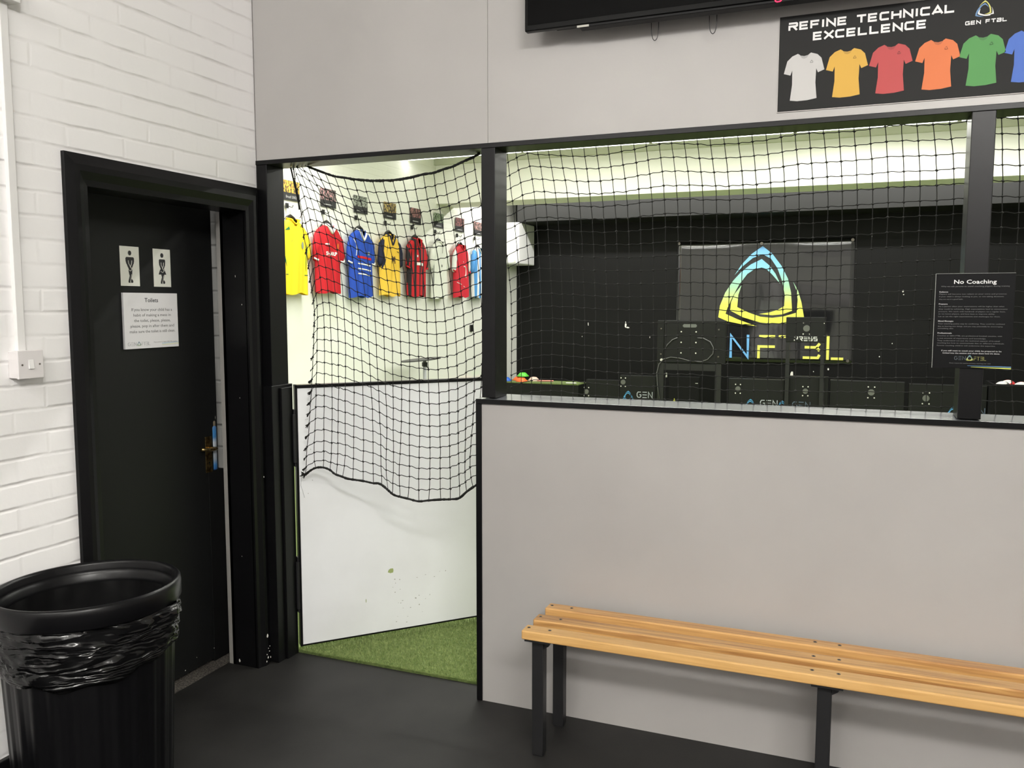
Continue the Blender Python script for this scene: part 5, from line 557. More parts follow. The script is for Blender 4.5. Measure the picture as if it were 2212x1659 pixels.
# liner, outside fold
random.seed(21)
ph = [random.uniform(0, 6.28) for _ in range(8)]
def fold(i, a, r, z):
    n = i/13.0
    wv = .0045*math.sin(a*7+ph[0]+z*40)+.003*math.sin(a*17+ph[1]-z*90)+.0022*math.sin(a*31+ph[2]+z*130)+.0016*math.sin(a*53+ph[5]-z*210)
    bul = .030*math.exp(-((a-5.62+0.0)/.16)**2)*math.exp(-((z-.675)/.045)**2)
    zz = z + (.010*math.sin(a*3+ph[3])+.006*math.sin(a*11+ph[4]))*n
    sag = (-.026*max(0, math.cos(a-4.0))**2)*n
    return r+wv*(.35+.65*math.sin(math.pi*min(n,1)))+bul, zz+sag
prof = [(.240, .704), (.243, .694), (.244, .684), (.243, .672), (.242, .660), (.243, .648), (.243, .636), (.242, .624), (.243, .612), (.242, .600), (.240, .590), (.242, .578), (.239, .566), (.236, .556)]
m_ = MB(); m_.lathe(prof, 190, fn=fold, ax=AX, ay=AY); lo = m_.build('bin_liner', BAG, bn, smooth=True)
lab(lo, 'thin shiny black bin bag folded down outside the rim')

def crease(m, scale, stretch, strength, dist):
    N, L, b = nodes(m); tc = N.new('ShaderNodeTexCoord'); mp = N.new('ShaderNodeMapping'); mp.inputs['Scale'].default_value = stretch; mp.inputs['Rotation'].default_value = (.25, .2, 0)
    nz = N.new('ShaderNodeTexNoise'); nz.inputs['Scale'].default_value = scale; nz.inputs['Detail'].default_value = 2.5; nz.inputs['Distortion'].default_value = .8
    pp = N.new('ShaderNodeMath'); pp.operation = 'PINGPONG'; pp.inputs[1].default_value = .09; pw = N.new('ShaderNodeMath'); pw.operation = 'MULTIPLY'; pw.inputs[1].default_value = 6
    bp = N.new('ShaderNodeBump'); bp.inputs['Strength'].default_value = strength; bp.inputs['Distance'].default_value = dist
    L.new(tc.outputs['Object'], mp.inputs[0]); L.new(mp.outputs[0], nz.inputs['Vector']); L.new(nz.outputs['Fac'], pp.inputs[0]); L.new(pp.outputs[0], pw.inputs[0]); L.new(pw.outputs[0], bp.inputs['Height']); L.new(bp.outputs[0], b.inputs['Normal'])
crease(BAG, 3.4, (1, 1, 6), .75, .010); add_bump(BAGIN, 6, .8, .008, 2)
md = lo.modifiers.new('thick', 'SOLIDIFY'); md.thickness = .0006
def inner(i, a, r, z): return r if i == 0 else r+.004*math.sin(a*9+i)+.003*math.sin(a*21-i*2), z
m_ = MB(); m_.lathe([(.2190, .702), (.2165, .66), (.210, .56), (.205, .42), (.18, .30), (.09, .27), (0, .265)], 120, fn=inner, ax=AX, ay=AY)
m_.build('liner_inside', BAGIN, bn, smooth=True)
# bench
bc = thing('bench', 'long slatted wooden bench on black steel legs against the white half wall', 'bench', (1.36, -.21, 0))
BX = 1.36; X1 = 3.36
def L3(x, y, z): return (x-BX, y+.21, z)
for k, (ya, yb) in enumerate(((-.121, -.061), (-.245, -.184), (-.358, -.297))):
    m_ = MB(); m_.box(L3(1.3605-.0015*k, ya, .437), L3(X1, yb, .470)); sl = m_.build('seat_slat', WOOD[(0, 2, 1)[k]], bc, bevel=.005, bseg=3)
    for sx in (1.378-.002*k, 1.455-.002*k, 2.313, 2.390, 3.25, 3.325):
        m_ = MB(); m_.cyl(L3(sx, (ya+yb)/2+.004, .4698), .0062, (0, 0, .0008), 16); m_.cyl(L3(sx, (ya+yb)/2+.004, .4706), .003, (0, 0, .0002), 6, 1)
        sc = m_.build('screw', [SCREW, DARK], sl)
for x0 in (1.384, 2.330, 3.268):
    for (ya, yb) in ((-.322, -.282), (-.095, -.055)):
        m_ = MB(); m_.box(L3(x0, ya, .004), L3(x0+.042, yb, .428)); lg = m_.build('leg', METALP, bc, bevel=.0025)
        m_ = MB(); m_.box(L3(x0+.003, ya+.003, 0), L3(x0+.039, yb-.003, .006)); m_.build('foot_plug', BLACKP, lg)
    m_ = MB(); m_.box(L3(x0-.018, -.350, .4285), L3(x0+.075, -.064, .4365)); m_.box(L3(x0+.001, -.282, .39), L3(x0+.041, -.095, .4285))
    m_.build('cross_rail', METALP, bc, bevel=.001)
    m_ = MB(); m_.prism([L3(x0+.042, -.315, .4285), L3(x0+.074, -.315, .4285), L3(x0+.060, -.315, .407), L3(x0+.042, -.315, .395)], (0, .004, 0)); m_.build('bracket', METALP, bc)
# television
tv = thing('television', 'large black flat television mounted high on the white wall above the netted opening', 'television', (1.276, -.12, 2.56))
TW = 1.46
def TL(x, y, z): return (x, y, z)
m_ = MB(); m_.box((0, 0, .004), (TW, .028, .86)); m_.build('bezel', TVB, tv, bevel=.004)
m_ = MB(); m_.box((.012, -.0012, .024), (TW-.012, .001, .848)); m_.build('screen', TVS, tv)
m_ = MB(); m_.prism([(.10, .028, .02), (.10, .028, .60), (.10, .072, .52), (.10, .078, .04), (.10, .060, .012)], (TW-.2, 0, 0)); hs = m_.build('rear_housing', TVU, tv, bevel=.004)
m_ = MB(); m_.prism([(.20, .004, -.004), (.20, .040, -.006), (.20, .05, .012), (.20, .004, .012)], (TW-.40, 0, 0)); m_.build('lower_trim', TVU, tv, bevel=.002)
m_ = MB(); m_.box((.193, .0035, -.0035), (.236, .0045, .0035)); m_.build('rating_tag', mat('dull silver tag', (.42,.41,.36), .4), tv)
m_ = MB(); m_.tube([(.862+.012*math.cos(i/10*math.pi*2)*.8, .0005, .0015+.0045*math.sin(i/10*math.pi*2)) for i in range(10)], .0016, 6, closed=True)
m_.build('standby_light', mat('red standby light', (.8, .02, .05), .4, emis=(1, .02, .08), estr=3.0), tv)
for x0 in (.452, .648):
    m_ = MB(); pts = []
    for i in range(17):
        t_ = i/16*math.pi; pts.append((x0-.0125*math.cos(t_)*(1 if i else 1), .072, .004-.060*math.sin(t_)**.6))
    m_.tube(pts, .0014, 6); m_.build('cable_loop', BLACKP, tv, smooth=True)
m_ = MB(); m_.box((.5, .078, .2), (.95, .118, .6)); m_.build('wall_bracket', METALP, tv)
# printed banner board
t = thing('banner_board', 'charcoal wall board reading REFINE TECHNICAL EXCELLENCE above a row of coloured shirts', 'banner')
bx0, bx1, bz0, bz1 = 2.135, 3.52, 2.239, 2.544
m_ = MB(); m_.box((bx0, -.005, bz0), (bx1, 0, bz1)); m_.build('board', BANNERK, t, bevel=.0006)
m_ = MB(); m_.box((bx0-.001, -.0045, bz0-.002), (bx1+.001, -.0005, bz0)); m_.box((bx0-.001, -.0045, bz0), (bx0, -.0005, bz1)); m_.build('cut_edge', mat('pale foam edge', (.6,.57,.55), .6), t)
F = frame_map((0, -.0052, 0), (1,0,0), (0,0,1))
m_ = MB(); wide(m_, 'REFINE TECHNICAL', F, 2.164, 2.498, .487, .0235, .0062, W1, .24); wide(m_, 'EXCELLENCE', F, 2.241, 2.460, .333, .0235, .0062, W1, .24)
m_.build('slogan', INKW, t)
m_ = MB(); wide(m_, 'GEN FTBL', F, 2.682, 2.4545, .112, .0105, .0026, W1, .26); m_.build('club_name', INKW, t)
m_ = MB(); mark(m_, F, 2.708, 2.474, .050, (1, 2, 0)); m_.build('club_mark', [INKW, mat('banner yellow', (.62,.60,.14), .5), mat('banner blue', (.10,.22,.42), .5)], t)
TEE = [(-.16,1.0),(-.30,.955),(-.42,.86),(-.5,.60),(-.335,.555),(-.29,.66),(-.285,.35),(-.33,.02),(-.15,-.005),(.1,.0),(.33,.03),(.29,.36),(.30,.66),(.345,.57),(.5,.62),(.42,.87),(.32,.955),(.16,1.0),(.09,.955),(0,.94),(-.09,.955)]
for i, (xc, col, nm) in enumerate(((2.2155, (.50,.49,.48), 'white'), (2.3465, (.60,.34,.03), 'yellow'), (2.476, (.42,.035,.035), 'red'), (2.6095, (.62,.14,.025), 'orange'), (2.7325, (.045,.23,.04), 'green'), (2.8545, (.03,.11,.45), 'blue'), (2.975, (.25,.05,.35), 'purple'), (3.10, (.05,.05,.05), 'black'))):
    if i > 5: break
    m_ = MB(); m_.prism([F(xc+a*.126, 2.270+b*.151, .0001) for a, b in TEE], (0, -.0006, 0), 0)
    m_.prism([F(xc+a*.126, 2.270+b*.151, .0009) for a, b in [(-.09,.955),(0,.94),(.09,.955),(.13,.985),(.06,.90),(0,.885),(-.06,.90),(-.13,.985)]], (0, -.0002, 0), 1)
    mark(m_, lambda u, v, n=0: F(u, v, .001+n), xc+.018, 2.270+.118, .010, (2, 2, 2))
    lab(m_.build('printed_shirt', [mat('print '+nm, col, .55), mat('print collar '+nm, tuple(c*.72 for c in col), .55), mat('print logo '+nm, tuple(c*.45 for c in col), .55)], t), nm+' printed shirt')
# no coaching notice on the right post
t = thing('coaching_notice', 'black notice headed No Coaching fixed to the black post at the right', 'notice')
nx0, nx1, nz0, nz1 = 2.634, 2.8545, 1.399, 1.697
m_ = MB(); m_.box((nx0, -.009, nz0), (nx1, -.004, nz1)); m_.build('board', SIGNB, t, bevel=.0006)
m_ = MB(); m_.box((nx0-.0012, -.0088, nz0), (nx0, -.0042, nz1)); m_.box((nx0, -.0088, nz1), (nx1, -.0042, nz1+.001)); m_.build('cut_edge', mat('grey foam edge', (.30,.31,.29), .6), t)
F = frame_map((nx0, -.0092, nz0), (1,0,0), (0,0,1)); NW = nx1-nx0; NH = nz1-nz0
m_ = MB(); text_mb(m_, 'No Coaching', F, NW*.5, .2665, .0125, .118, 'CENTER', bold=.012); m_.build('heading', INKW, t)
m_ = MB(); text_mb(m_, 'Why we ask parents to avoid coaching players during training', F, NW*.5, .2565, .0038, .190, 'CENTER')
SOFTW = mat('soft white ink', (.42,.41,.41), .5)
body = [(.2390, .7, 'Reliance', 1), (.2325, 1.0, 'Players will become too reliant on your voice and presence.', 0), (.2245, .96, 'If your child is always looking at you, or not taking decisions,', 0), (.2165, .36, 'they are not in a good habit.', 0),
 (.2010, .6, 'Pressure', 1), (.1935, .97, 'As a parent often your expectations will be higher than what', 0), (.1855, 1.02, 'they could be achieving. High expectations lead to unnecessary', 0), (.1775, .99, 'pressure. We work with hundreds of players on a regular basis,', 0), (.1700, .84, 'so we know players, and how best to improve ability.', 0), (.1620, .92, 'Let us set the right expectations and challenges for them.', 0),
 (.1470, .6, 'Mixed Messages', 1), (.1390, .99, 'Your coaching points may be conflicting. They could be confused', 0), (.1310, .96, 'due to hearing two things, and you may potentially be encouraging', 0), (.1240, .24, 'something else.', 0),
 (.1090, .6, 'Professionals', 1), (.1010, .96, 'Coaches at GEN FTBL are professional football coaches, with', 0), (.0930, .73, 'a vast amount of experience and knowledge.', 0), (.0855, .93, 'They understand not just the technical aspects of football', 0), (.0780, 1.0, 'coaching but how to communicate that to different individuals.', 0), (.0700, .87, 'Parents coaching children will undermine this expertise.', 0)]
for (v, wd, s_, bld) in body:
    if bld: q = MB(); text_mb(q, s_, F, .011, v, .0042, len(s_)*.0031, 'LEFT', bold=.02); q.build('subheading', SOFTW, t)
    else: text_mb(m_, s_, F, .011, v, .0034, .188*wd, 'LEFT')
m_.build('small_print', INKM, t)
mbld = MB(); text_mb(mbld, 'If you still want to coach your child, be prepared to be', F, NW*.5-.002, .0535, .0042, .168, 'CENTER', bold=.02); text_mb(mbld, "invited into the session and show them how it's done.", F, NW*.5-.002, .0460, .0042, .160, 'CENTER', bold=.02)
mbld.build('bold_print', SOFTW, t)
m_ = MB(); wide(m_, 'GEN', F, .062, .0265, .032, .012, .0012, W2, .3); m_.build('club_name', mat('slate ink', (.09,.11,.13), .5), t)
m_ = MB(); wide(m_, 'FTBL', F, .117, .0255, .034, .012, .0012, W2, .3); m_.build('club_name', mat('olive ink', (.26,.25,.07), .5), t)
m_ = MB(); mark(m_, F, .096, .0245, .0185); m_.build('club_mark', zramp('mark gradient notice black', [(0,(.75,.72,.10)),(.45,(.35,.45,.25)),(1,(.12,.32,.55))], nz0+.024, nz0+.043), t)
m_ = MB(); text_mb(m_, 'Please respect the coaches and enjoy watching your child', F, NW*.5-.004, .0150, .003, .115, 'CENTER'); m_.build('footnote', INKM, t)
m_ = MB(); m_.prism([F(.10,.0085), F(NW,.0055), F(NW,.0085), F(.10,.0095)], (0,-.0003,0), 0); m_.prism([F(.11,.0045), F(NW,.0005), F(NW,.0040), F(.11,.0052)], (0,-.0003,0), 1); m_.build('colour_lines', [mat('notice blue', (.10,.22,.42), .5), mat('notice yellow', (.62,.66,.12), .5)], t)

# ============================================================ THE PITCH ROOM
# posters
PX = XL+.013
def poster_mat(name, top, mid, seed):
    m = mat(name, mid, .3, .5); N, L, b = nodes(m)
    tc = N.new('ShaderNodeTexCoord'); nz = N.new('ShaderNodeTexNoise'); nz.inputs['Scale'].default_value = 38; nz.inputs['Detail'].default_value = 3
    mp = N.new('ShaderNodeMapping'); mp.inputs['Location'].default_value = (seed, seed*1.7, seed); cr = N.new('ShaderNodeValToRGB'); e = cr.color_ramp.elements
    e[0].position = .38; e[0].color = (.02, .02, .02, 1); e[1].position = .62; e[1].color = (*top, 1); x = e.new(.5); x.color = (*mid, 1)
    L.new(tc.outputs['Object'], mp.inputs[0]); L.new(mp.outputs[0], nz.inputs['Vector']); L.new(nz.outputs['Fac'], cr.inputs[0]); L.new(cr.outputs[0], b.inputs['Base Color'])
    return m
PM = [((.75,.50,.06),(.35,.20,.03)), ((.62,.30,.32),(.10,.09,.09)), ((.42,.45,.40),(.22,.24,.20)), ((.55,.42,.12),(.25,.17,.08)), ((.42,.20,.19),(.16,.08,.08)), ((.50,.56,.42),(.20,.28,.16)), ((.48,.18,.18),(.14,.09,.09)), ((.50,.28,.26),(.18,.11,.10))]
PN = ['gold crowd', 'red and grey crowd', 'grey-green crowd', 'yellow crowd', 'dark red team', 'green pitch', 'red team', 'pink-red crowd']
PY = [3.90, 4.546, 5.185, 5.84, 6.48, 7.13, 7.79, 8.42]
SN = ['yellow and green shirt', 'red shirt with white collar', 'blue shirt with white collar', 'yellow shirt with navy sleeves', 'red and black striped shirt', 'plain white shirt', 'red shirt with white sleeves', 'sky blue and white striped shirt']
for i, y in enumerate(PY):
    t = thing('poster', 'small poster of a %s above the %s' % (PN[i], SN[i]), 'poster', (PX, y, 2.622), 'small posters above the hanging shirts')
    m_ = MB(); m_.box((0, 0, .075), (.003, .285, .192)); m_.build('picture', poster_mat('poster print %d' % i, *PM[i], i*3.1), t)
    m_ = MB(); m_.box((0, 0, 0), (.003, .285, .075)); cb_ = m_.build('caption_band', INKK, t)
    F = frame_map((.0033, 0, 0), (0,1,0), (0,0,1)); m_ = MB()
    if i == 0: text_mb(m_, 'Brazil 2002', F, .06, .022, .026, .17, 'LEFT', bold=.01)
    else: m_.box((.0032, .06, .024), (.0036, .21, .034))
    m_.build('caption', INKL, cb_)
# wall hooks, hangers and shirts
NY = [3.94, 4.555, 5.185, 5.83, 6.485, 7.13, 7.80, 8.40]
HX = XL+.075
def surf(u, v, s):            # front surface of a shirt body, u across (-1..1), v down from the neck in metres
    e = math.sqrt(max(0, 1-abs(u)**2.6))
    return .012+.050*e*(1+.10*math.sin(v*6+s)) + .006*math.sin(u*7+s*2+v*2)*min(1, v/.2) + .004*math.sin(u*15+s+v*3)*min(1, v/.3)
def halfw(v): 
    pts = [(0, .075), (.015, .095), (.05, .165), (.09, .215), (.13, .232), (.2, .226), (.4, .222), (.72, .232), (.8, .235)]
    for (a, b), (c, d) in zip(pts, pts[1:]):
        if a <= v <= c: return b+(d-b)*(v-a)/(c-a)
    return .235
def jersey(i, body, sleeve, collar, decor, length=.70):
    s = i*1.7
    t = thing('football_shirt', {0: 'yellow football shirt with green side flashes, nearest of the hanging shirts', 1: 'red football shirt with white collar and white chest lettering', 2: 'blue football shirt with a red chest band and three white stripes', 3: 'yellow football shirt with navy sleeves and a V neck', 4: 'red and black vertically striped football shirt', 5: 'plain white football shirt with dark piping lines', 6: 'red football shirt with white sleeves and a curved white chest emblem', 7: 'sky blue and white striped football shirt half hidden by the black post'}[i], 'shirt', (HX, NY[i], 2.425), 'football shirts hanging on the white wall')
    nu, nv = 25, 30; V = []; Fc = []
    def P(u, v, back=False):
        hw = halfw(v); x = surf(u, v, s) if not back else -.012*math.sqrt(max(0, 1-abs(u)**4))
        dz = 0
        if v > length-.02: dz = .012*math.sin(u*5+s)
        if v < .06: dz = -(.085*max(0, 1-(abs(u)/.42)**2)*(1-v/.06)) if not back else -(.02*max(0, 1-(abs(u)/.42)**2)*(1-v/.06))
        return (x, u*hw, -v+dz)
    for bk in (False, True):
        for a in range(nv+1):
            for b in range(nu+1): V.append(P(-1+2*b/nu, length*a/nv, bk))
    K = (nv+1)*(nu+1)
    for o in (0, K):
        for a in range(nv):
            for b in range(nu): q = o+a*(nu+1)+b; Fc.append((q, q+1, q+nu+2, q+nu+1))
    for a in range(nv):
        for b in (0, nu): q = a*(nu+1)+b; Fc.append((q, q+nu+1, q+nu+1+K, q+K))
    m_ = MB(); m_.add(V, Fc); m_.build('shirt_body', body, t, smooth=True)
    for sg in (-1, 1):
        m_ = MB(); outl = [(.150,.040),(.205,.075),(.250,.115),(.272,.20),(.285,.33),(.272,.372),(.235,.385),(.205,.375),(.196,.30),(.188,.20),(.165,.12)]
        n_ = len(outl); ce = (sum(p[0] for p in outl)/n_, sum(p[1] for p in outl)/n_)
        V = []; Fc = []
        for k, (sc, xx) in enumerate(((1.0, .014), (.80, .040), (.4, .052), (0.02, .054))):
            for (a, b) in outl: V.append((xx+.006*math.sin(b*40+s), sg*(ce[0]+(a-ce[0])*sc), -(ce[1]+(b-ce[1])*sc)))
        for k in range(3):
            for j in range(n_): Fc.append((k*n_+j, k*n_+(j+1) % n_, (k+1)*n_+(j+1) % n_, (k+1)*n_+j))
        Fc.append(tuple(range(n_))); Fc.append(tuple(3*n_+j for j in range(n_))); m_.add(V, Fc); so = m_.build('sleeve', sleeve, t, smooth=True)
        if decor.get('cuff'):
            m_ = MB(); m_.tube([(.03, sg*.203, -.365), (.052, sg*.235, -.374), (.03, sg*.276, -.352)], .009, 6); m_.build('cuff', decor['cuff'], so, smooth=True)
    m_ = MB(); cp = []
    vd = decor.get('vneck', .10)
    for k in range(-6, 7):
        u = k/6; hw = .078; dz = -vd*(1-abs(u)**1.3); cp.append((surf(u*.4, .02-dz*.5, s)+.004 if abs(k) < 6 else .012, u*hw, -.0+dz+.006))
    m_.tube(cp, decor.get('cr', .008), 8); cp2 = [(.0, -.078, .006), (-.012, -.04, .014), (-.014, 0, .012), (-.012, .04, .014), (.0, .078, .006)]; m_.tube(cp2, .009, 8)
    m_.build('collar', collar, t, smooth=True)
    # decals laid on the cloth
    def D(u, v, n=0):         # u metres across, v metres down
        hw = halfw(max(0, v)); return Vector((surf(u/hw, v, s)+.0035+n, u, -v))
    return t, D
def decal_rect(m_, D, u0, u1, v0, v1, mi=0, n=10, sl=0):
    V = []; Fc = []
    for a in range(n+1):
        u = u0+(u1-u0)*a/n; V += [D(u, v0+sl*a/n), D(u, v1+sl*a/n), D(u, v1+sl*a/n, .0015), D(u, v0+sl*a/n, .0015)]
    for a in range(n):
        q = a*4; Fc += [(q+3, q+2, q+6, q+7), (q, q+4, q+5, q+1), (q, q+3, q+7, q+4), (q+1, q+5, q+6, q+2)]
    Fc += [(0, 1, 2, 3), (n*4+3, n*4+2, n*4+1, n*4)]; m_.add(V, Fc, mi)
def decal_poly(m_, D, pts, mi=0):
    m_.prism([D(u, v) for u, v in pts], (.0015, 0, 0), mi)
def cloth(nm, col): 
    m = mat('cloth '+nm, col, .75, .3); return m
def stripes(nm, c1, c2, k, off, duty=.0):
    m = mat('cloth '+nm, c1, .75, .3); N, L, b = nodes(m)
    tc = N.new('ShaderNodeTexCoord'); sp = N.new('ShaderNodeSeparateXYZ'); mu = N.new('ShaderNodeMath'); mu.operation = 'MULTIPLY_ADD'; mu.inputs[1].default_value = k; mu.inputs[2].default_value = off
    sn = N.new('ShaderNodeMath'); sn.operation = 'SINE'; gt = N.new('ShaderNodeMath'); gt.operation = 'GREATER_THAN'; gt.inputs[1].default_value = duty
    mx = N.new('ShaderNodeMix'); mx.data_type = 'RGBA'; mx.inputs['A'].default_value = (*c1, 1); mx.inputs['B'].default_value = (*c2, 1)
    L.new(tc.outputs['Object'], sp.inputs[0]); L.new(sp.outputs[1], mu.inputs[0]); L.new(mu.outputs[0], sn.inputs[0]); L.new(sn.outputs[0], gt.inputs[0]); L.new(gt.outputs[0], mx.inputs['Factor']); L.new(mx.outputs['Result'], b.inputs['Base Color'])
    return m
YEL = cloth('yellow', (.90, .62, .02)); GRN = cloth('green', (.02, .16, .05)); RED = cloth('red', (.50, .012, .02)); WHT = cloth('white', (.78, .78, .75)); BLU = cloth('blue', (.02, .07, .42)); NVY = cloth('navy', (.015, .018, .045)); YE2 = cloth('amber', (.82, .52, .06)); BLK = cloth('black', (.015, .013, .015)); SKY = cloth('sky blue', (.08, .28, .62)); RD2 = cloth('bright red', (.55, .02, .035)); CRE = cloth('cream', (.68, .69, .62)); DGR = cloth('dark grey', (.10, .10, .11))
t, D = jersey(0, YEL, YEL, YEL, {'vneck': .05}, .72)
m_ = MB(); decal_poly(m_, D, [(-.17,.115),(-.105,.075),(-.095,.105)]); m_.build('shoulder_flash', GRN, t); m_ = MB(); decal_poly(m_, D, [(-.215,.19),(-.20,.22),(-.165,.40),(-.150,.46),(-.185,.38),(-.215,.30)]); m_.build('side_flash', GRN, t); m_ = MB()
decal_poly(m_, D, [(.205,.17),(.212,.28),(.16,.50),(.165,.42),(.175,.30)]); m_.build('side_flash', GRN, t)
m_ = MB(); m_.prism([D(.10+.022*math.cos(a*.5236), .245+.036*math.sin(a*.5236)) for a in range(12)], (.002,0,0), 0); m_.build('crest', mat('grey-green crest', (.25,.30,.22), .6), t); m_ = MB(); decal_rect(m_, D, -.16, -.125, .53, .537); m_.build('hem_mark', GRN, t); m_ = MB(); decal_rect(m_, D, .145, .195, .53, .537); m_.build('hem_mark', GRN, t); m_ = MB(); decal_poly(m_, D, [(-.085,.225),(-.06,.20),(-.068,.212)]); m_.build('maker_mark', GRN, t)
t, D = jersey(1, RED, RED, WHT, {'vneck': .085, 'cr': .017, 'cuff': WHT})
m_ = MB()
F_ = lambda u, v, n=0: D(u, -v, n)
text_mb(m_, 'SHARP', lambda u, v, n=0: D(u, -v, .001), -.115, -.315, .038, .20, 'LEFT', bold=.03); m_.build('chest_lettering', WHT, t); m_ = MB(); decal_rect(m_, D, -.12, -.055, .195, .208); m_.build('maker_mark', WHT, t)
m_ = MB(); m_.prism([D(.105+.018*math.cos(a*.5236), .215+.030*math.sin(a*.5236)) for a in range(12)], (.002,0,0)); m_.build('crest', mat('orange crest', (.62,.16,.02), .6), t)
m_ = MB(); m_.box((.0, -.045, -.075), (.004, .03, -.03)); m_.build('neck_label', cloth('label blue', (.03,.08,.45)), t)
t, D = jersey(2, BLU, BLU, WHT, {'vneck': .12, 'cr': .012, 'cuff': WHT}, .74)
m_ = MB(); decal_rect(m_, D, -.13, .16, .285, .31, 0, sl=.02)
for k, v in enumerate((.365, .42, .475)): decal_rect(m_, D, -.12, .14, v, v+.013, 1, sl=.02)
m_.tube([D(-.19,.10), D(-.15,.16), D(-.14,.22), D(-.155,.29)], .004, 5, 1); decal_rect(m_, D, .10, .13, .235, .275, 2); m_.build('chest_bands', [RED, WHT, mat('grey crest', (.28,.30,.30), .6)], t)
t, D = jersey(3, YE2, NVY, NVY, {'vneck': .13, 'cr': .010}, .72)
m_ = MB(); decal_poly(m_, D, [(-.045,.26),(-.02,.25),(.0,.27),(.03,.255),(.045,.29),(.03,.30),(.035,.34),(.02,.345),(.015,.315),(-.02,.315),(-.03,.345),(-.045,.34),(-.035,.30)]); m_.build('chest_emblem', cloth('brown', (.12,.07,.03)), t); m_ = MB(); decal_poly(m_, D, [(.08,.19),(.12,.205),(.125,.215),(.09,.205)]); m_.build('maker_mark', MATS['cloth brown'], t)
m_ = MB(); decal_poly(m_, D, [(-.225,.13),(-.10,.02),(-.12,.15),(-.17,.34),(-.21,.42)]); m_.build('raglan_panel', NVY, t); m_ = MB(); decal_poly(m_, D, [(.225,.13),(.10,.02),(.12,.10),(.19,.20),(.215,.32)]); m_.build('raglan_panel', NVY, t)
t, D = jersey(4, stripes('red black stripes', (.50,.015,.02), (.018,.014,.016), 60, 1.2, .15), stripes('sleeve stripes', (.50,.015,.02), (.018,.014,.016), 75, 2.0, .1), RED, {'vneck': .14, 'cr': .008, 'cuff': RED}, .72)
m_ = MB(); decal_rect(m_, D, -.075, -.005, .30, .335); decal_rect(m_, D, .01, .085, .305, .34); m_.build('chest_lettering', WHT, t); m_ = MB(); decal_rect(m_, D, -.07, -.045, .21, .235); m_.build('maker_mark', WHT, t)
t, D = jersey(5, CRE, CRE, CRE, {'vneck': .04}, .74)
m_ = MB(); m_.tube([D(-.20,.06), D(-.215,.25), D(-.212,.45), D(-.215,.60)], .0035, 5); m_.tube([D(-.185,.07), D(-.195,.25), D(-.197,.45), D(-.205,.58)], .0035, 5); decal_rect(m_, D, -.02, .01, .30, .33); m_.tube([D(.0,.06), D(.005,.15)], .002, 5); m_.build('piping', DGR, t)
t, D = jersey(6, RD2, WHT, RED, {'vneck': .08, 'cr': .008, 'cuff': RED}, .72)
m_ = MB(); m_.tube([D(.01+.065*math.sin(a), .36-.065*math.cos(a)) for a in [i*.3 for i in range(-1, 11)]], .008, 6); m_.tube([D(.07,.41), D(.085,.45)], .006, 5); decal_rect(m_, D, -.035, -.02, .225, .24); m_.tube([D(-.19,.52), D(-.10,.54), D(.0,.58)], .005, 5); m_.build('chest_emblem', WHT, t)
t, D = jersey(7, stripes('sky stripes', (.07,.27,.60), (.74,.76,.76), 50, .6, .0), SKY, WHT, {'vneck': .08}, .72)
m_ = MB(); decal_rect(m_, D, -.03, .05, .28, .30); m_.build('chest_lettering', BLK, t)
HGL = ['yellow and green', 'white-collared red', 'blue', 'navy-sleeved yellow', 'red and black striped', 'plain white', 'white-sleeved red', 'sky blue striped']
for i, y in enumerate(NY):
    t = thing('coat_hanger', 'black plastic hanger holding the %s football shirt' % HGL[i], 'hanger', (HX, y, 2.43), 'black hangers carrying the football shirts')
    m_ = MB(); m_.tube([(-.0, -.19, -.105), (0, -.12, -.045), (0, -.05, .012), (0, 0, .030), (0, .05, .012), (0, .12, -.045), (0, .19, -.105)], [.007, .012, .017, .019, .017, .012, .007], 8)
    m_.build('shoulder_bar', BLACKP, t, smooth=True)
    m_ = MB(); m_.tube([(0, 0, .03), (0, 0, .085)]+[(-.0, .022-.022*math.cos(a), .085+.030*math.sin(a)) for a in [k*.5 for k in range(1, 6)]], .0022, 6); m_.build('hook', mat('bright hanger wire', (.55,.55,.52), .3, .5, metal=.8), t, smooth=True)
    t = thing('wall_hook', 'small black wall hook above the %s football shirt' % HGL[i], 'hook', (PX-.001, y+.055, 2.56), 'small black hooks over the hangers')
    m_ = MB(); m_.box((0, -.02, -.025), (.014, .02, .025)); m_.build('plate', BLACKP, t, bevel=.002)
    m_ = MB(); m_.tube([(.014, .0, .0), (.045, .0, -.014), (.070, .0, -.018), (.074, .006, .002)], .004, 6); m_.build('arm', BLACKP, t)
    t.location = (PX-.001, y+.03, 2.565)
# logo banner on the black end wall
BF = frame_map((0, YB-.03, 0), (1,0,0), (0,0,1))
t = thing('logo_banner', 'glossy black banner with a blue to yellow triangular mark hung on the black end wall', 'banner')
GB = mat('glossy black banner', (.012, .012, .013), .10, .9, coat=.6); add_bump(GB, 2.2, .35, .02, 3, (1, 1, .35))
V = []; Fc = []
n = 40; m2 = 28
for a in range(n+1):
    for b in range(m2+1):
        u = a/n; v = b/m2; x = -.121+2.525*u + .02*(1-v)*(u-.5); z = .745+1.81*v; y = YB-.018-.010*math.sin(v*9+u*3)*(1-v)-.008*math.exp(-((v-.93)/.05)**2)*(.5+.5*math.sin(u*9))
        V.append((x, y, z))
for a in range(n):
    for b in range(m2): q = a*(m2+1)+b; Fc.append((q, q+1, q+m2+2, q+m2+1))
m_ = MB(); m_.add(V, Fc); o = m_.build('sheet', GB, t, smooth=True, fix=False); md = o.modifiers.new('t', 'SOLIDIFY'); md.thickness = .002; md.offset = 1
m_ = MB()
for (u, v) in ((-.10, 2.53), (2.37, 2.52), (1.12, 2.50), (-.08, .78), (2.36, .79)): m_.cyl((u, YB-.045, v), .022, (0, .02, 0), 14)
m_.build('eyelet', SCREW, t)
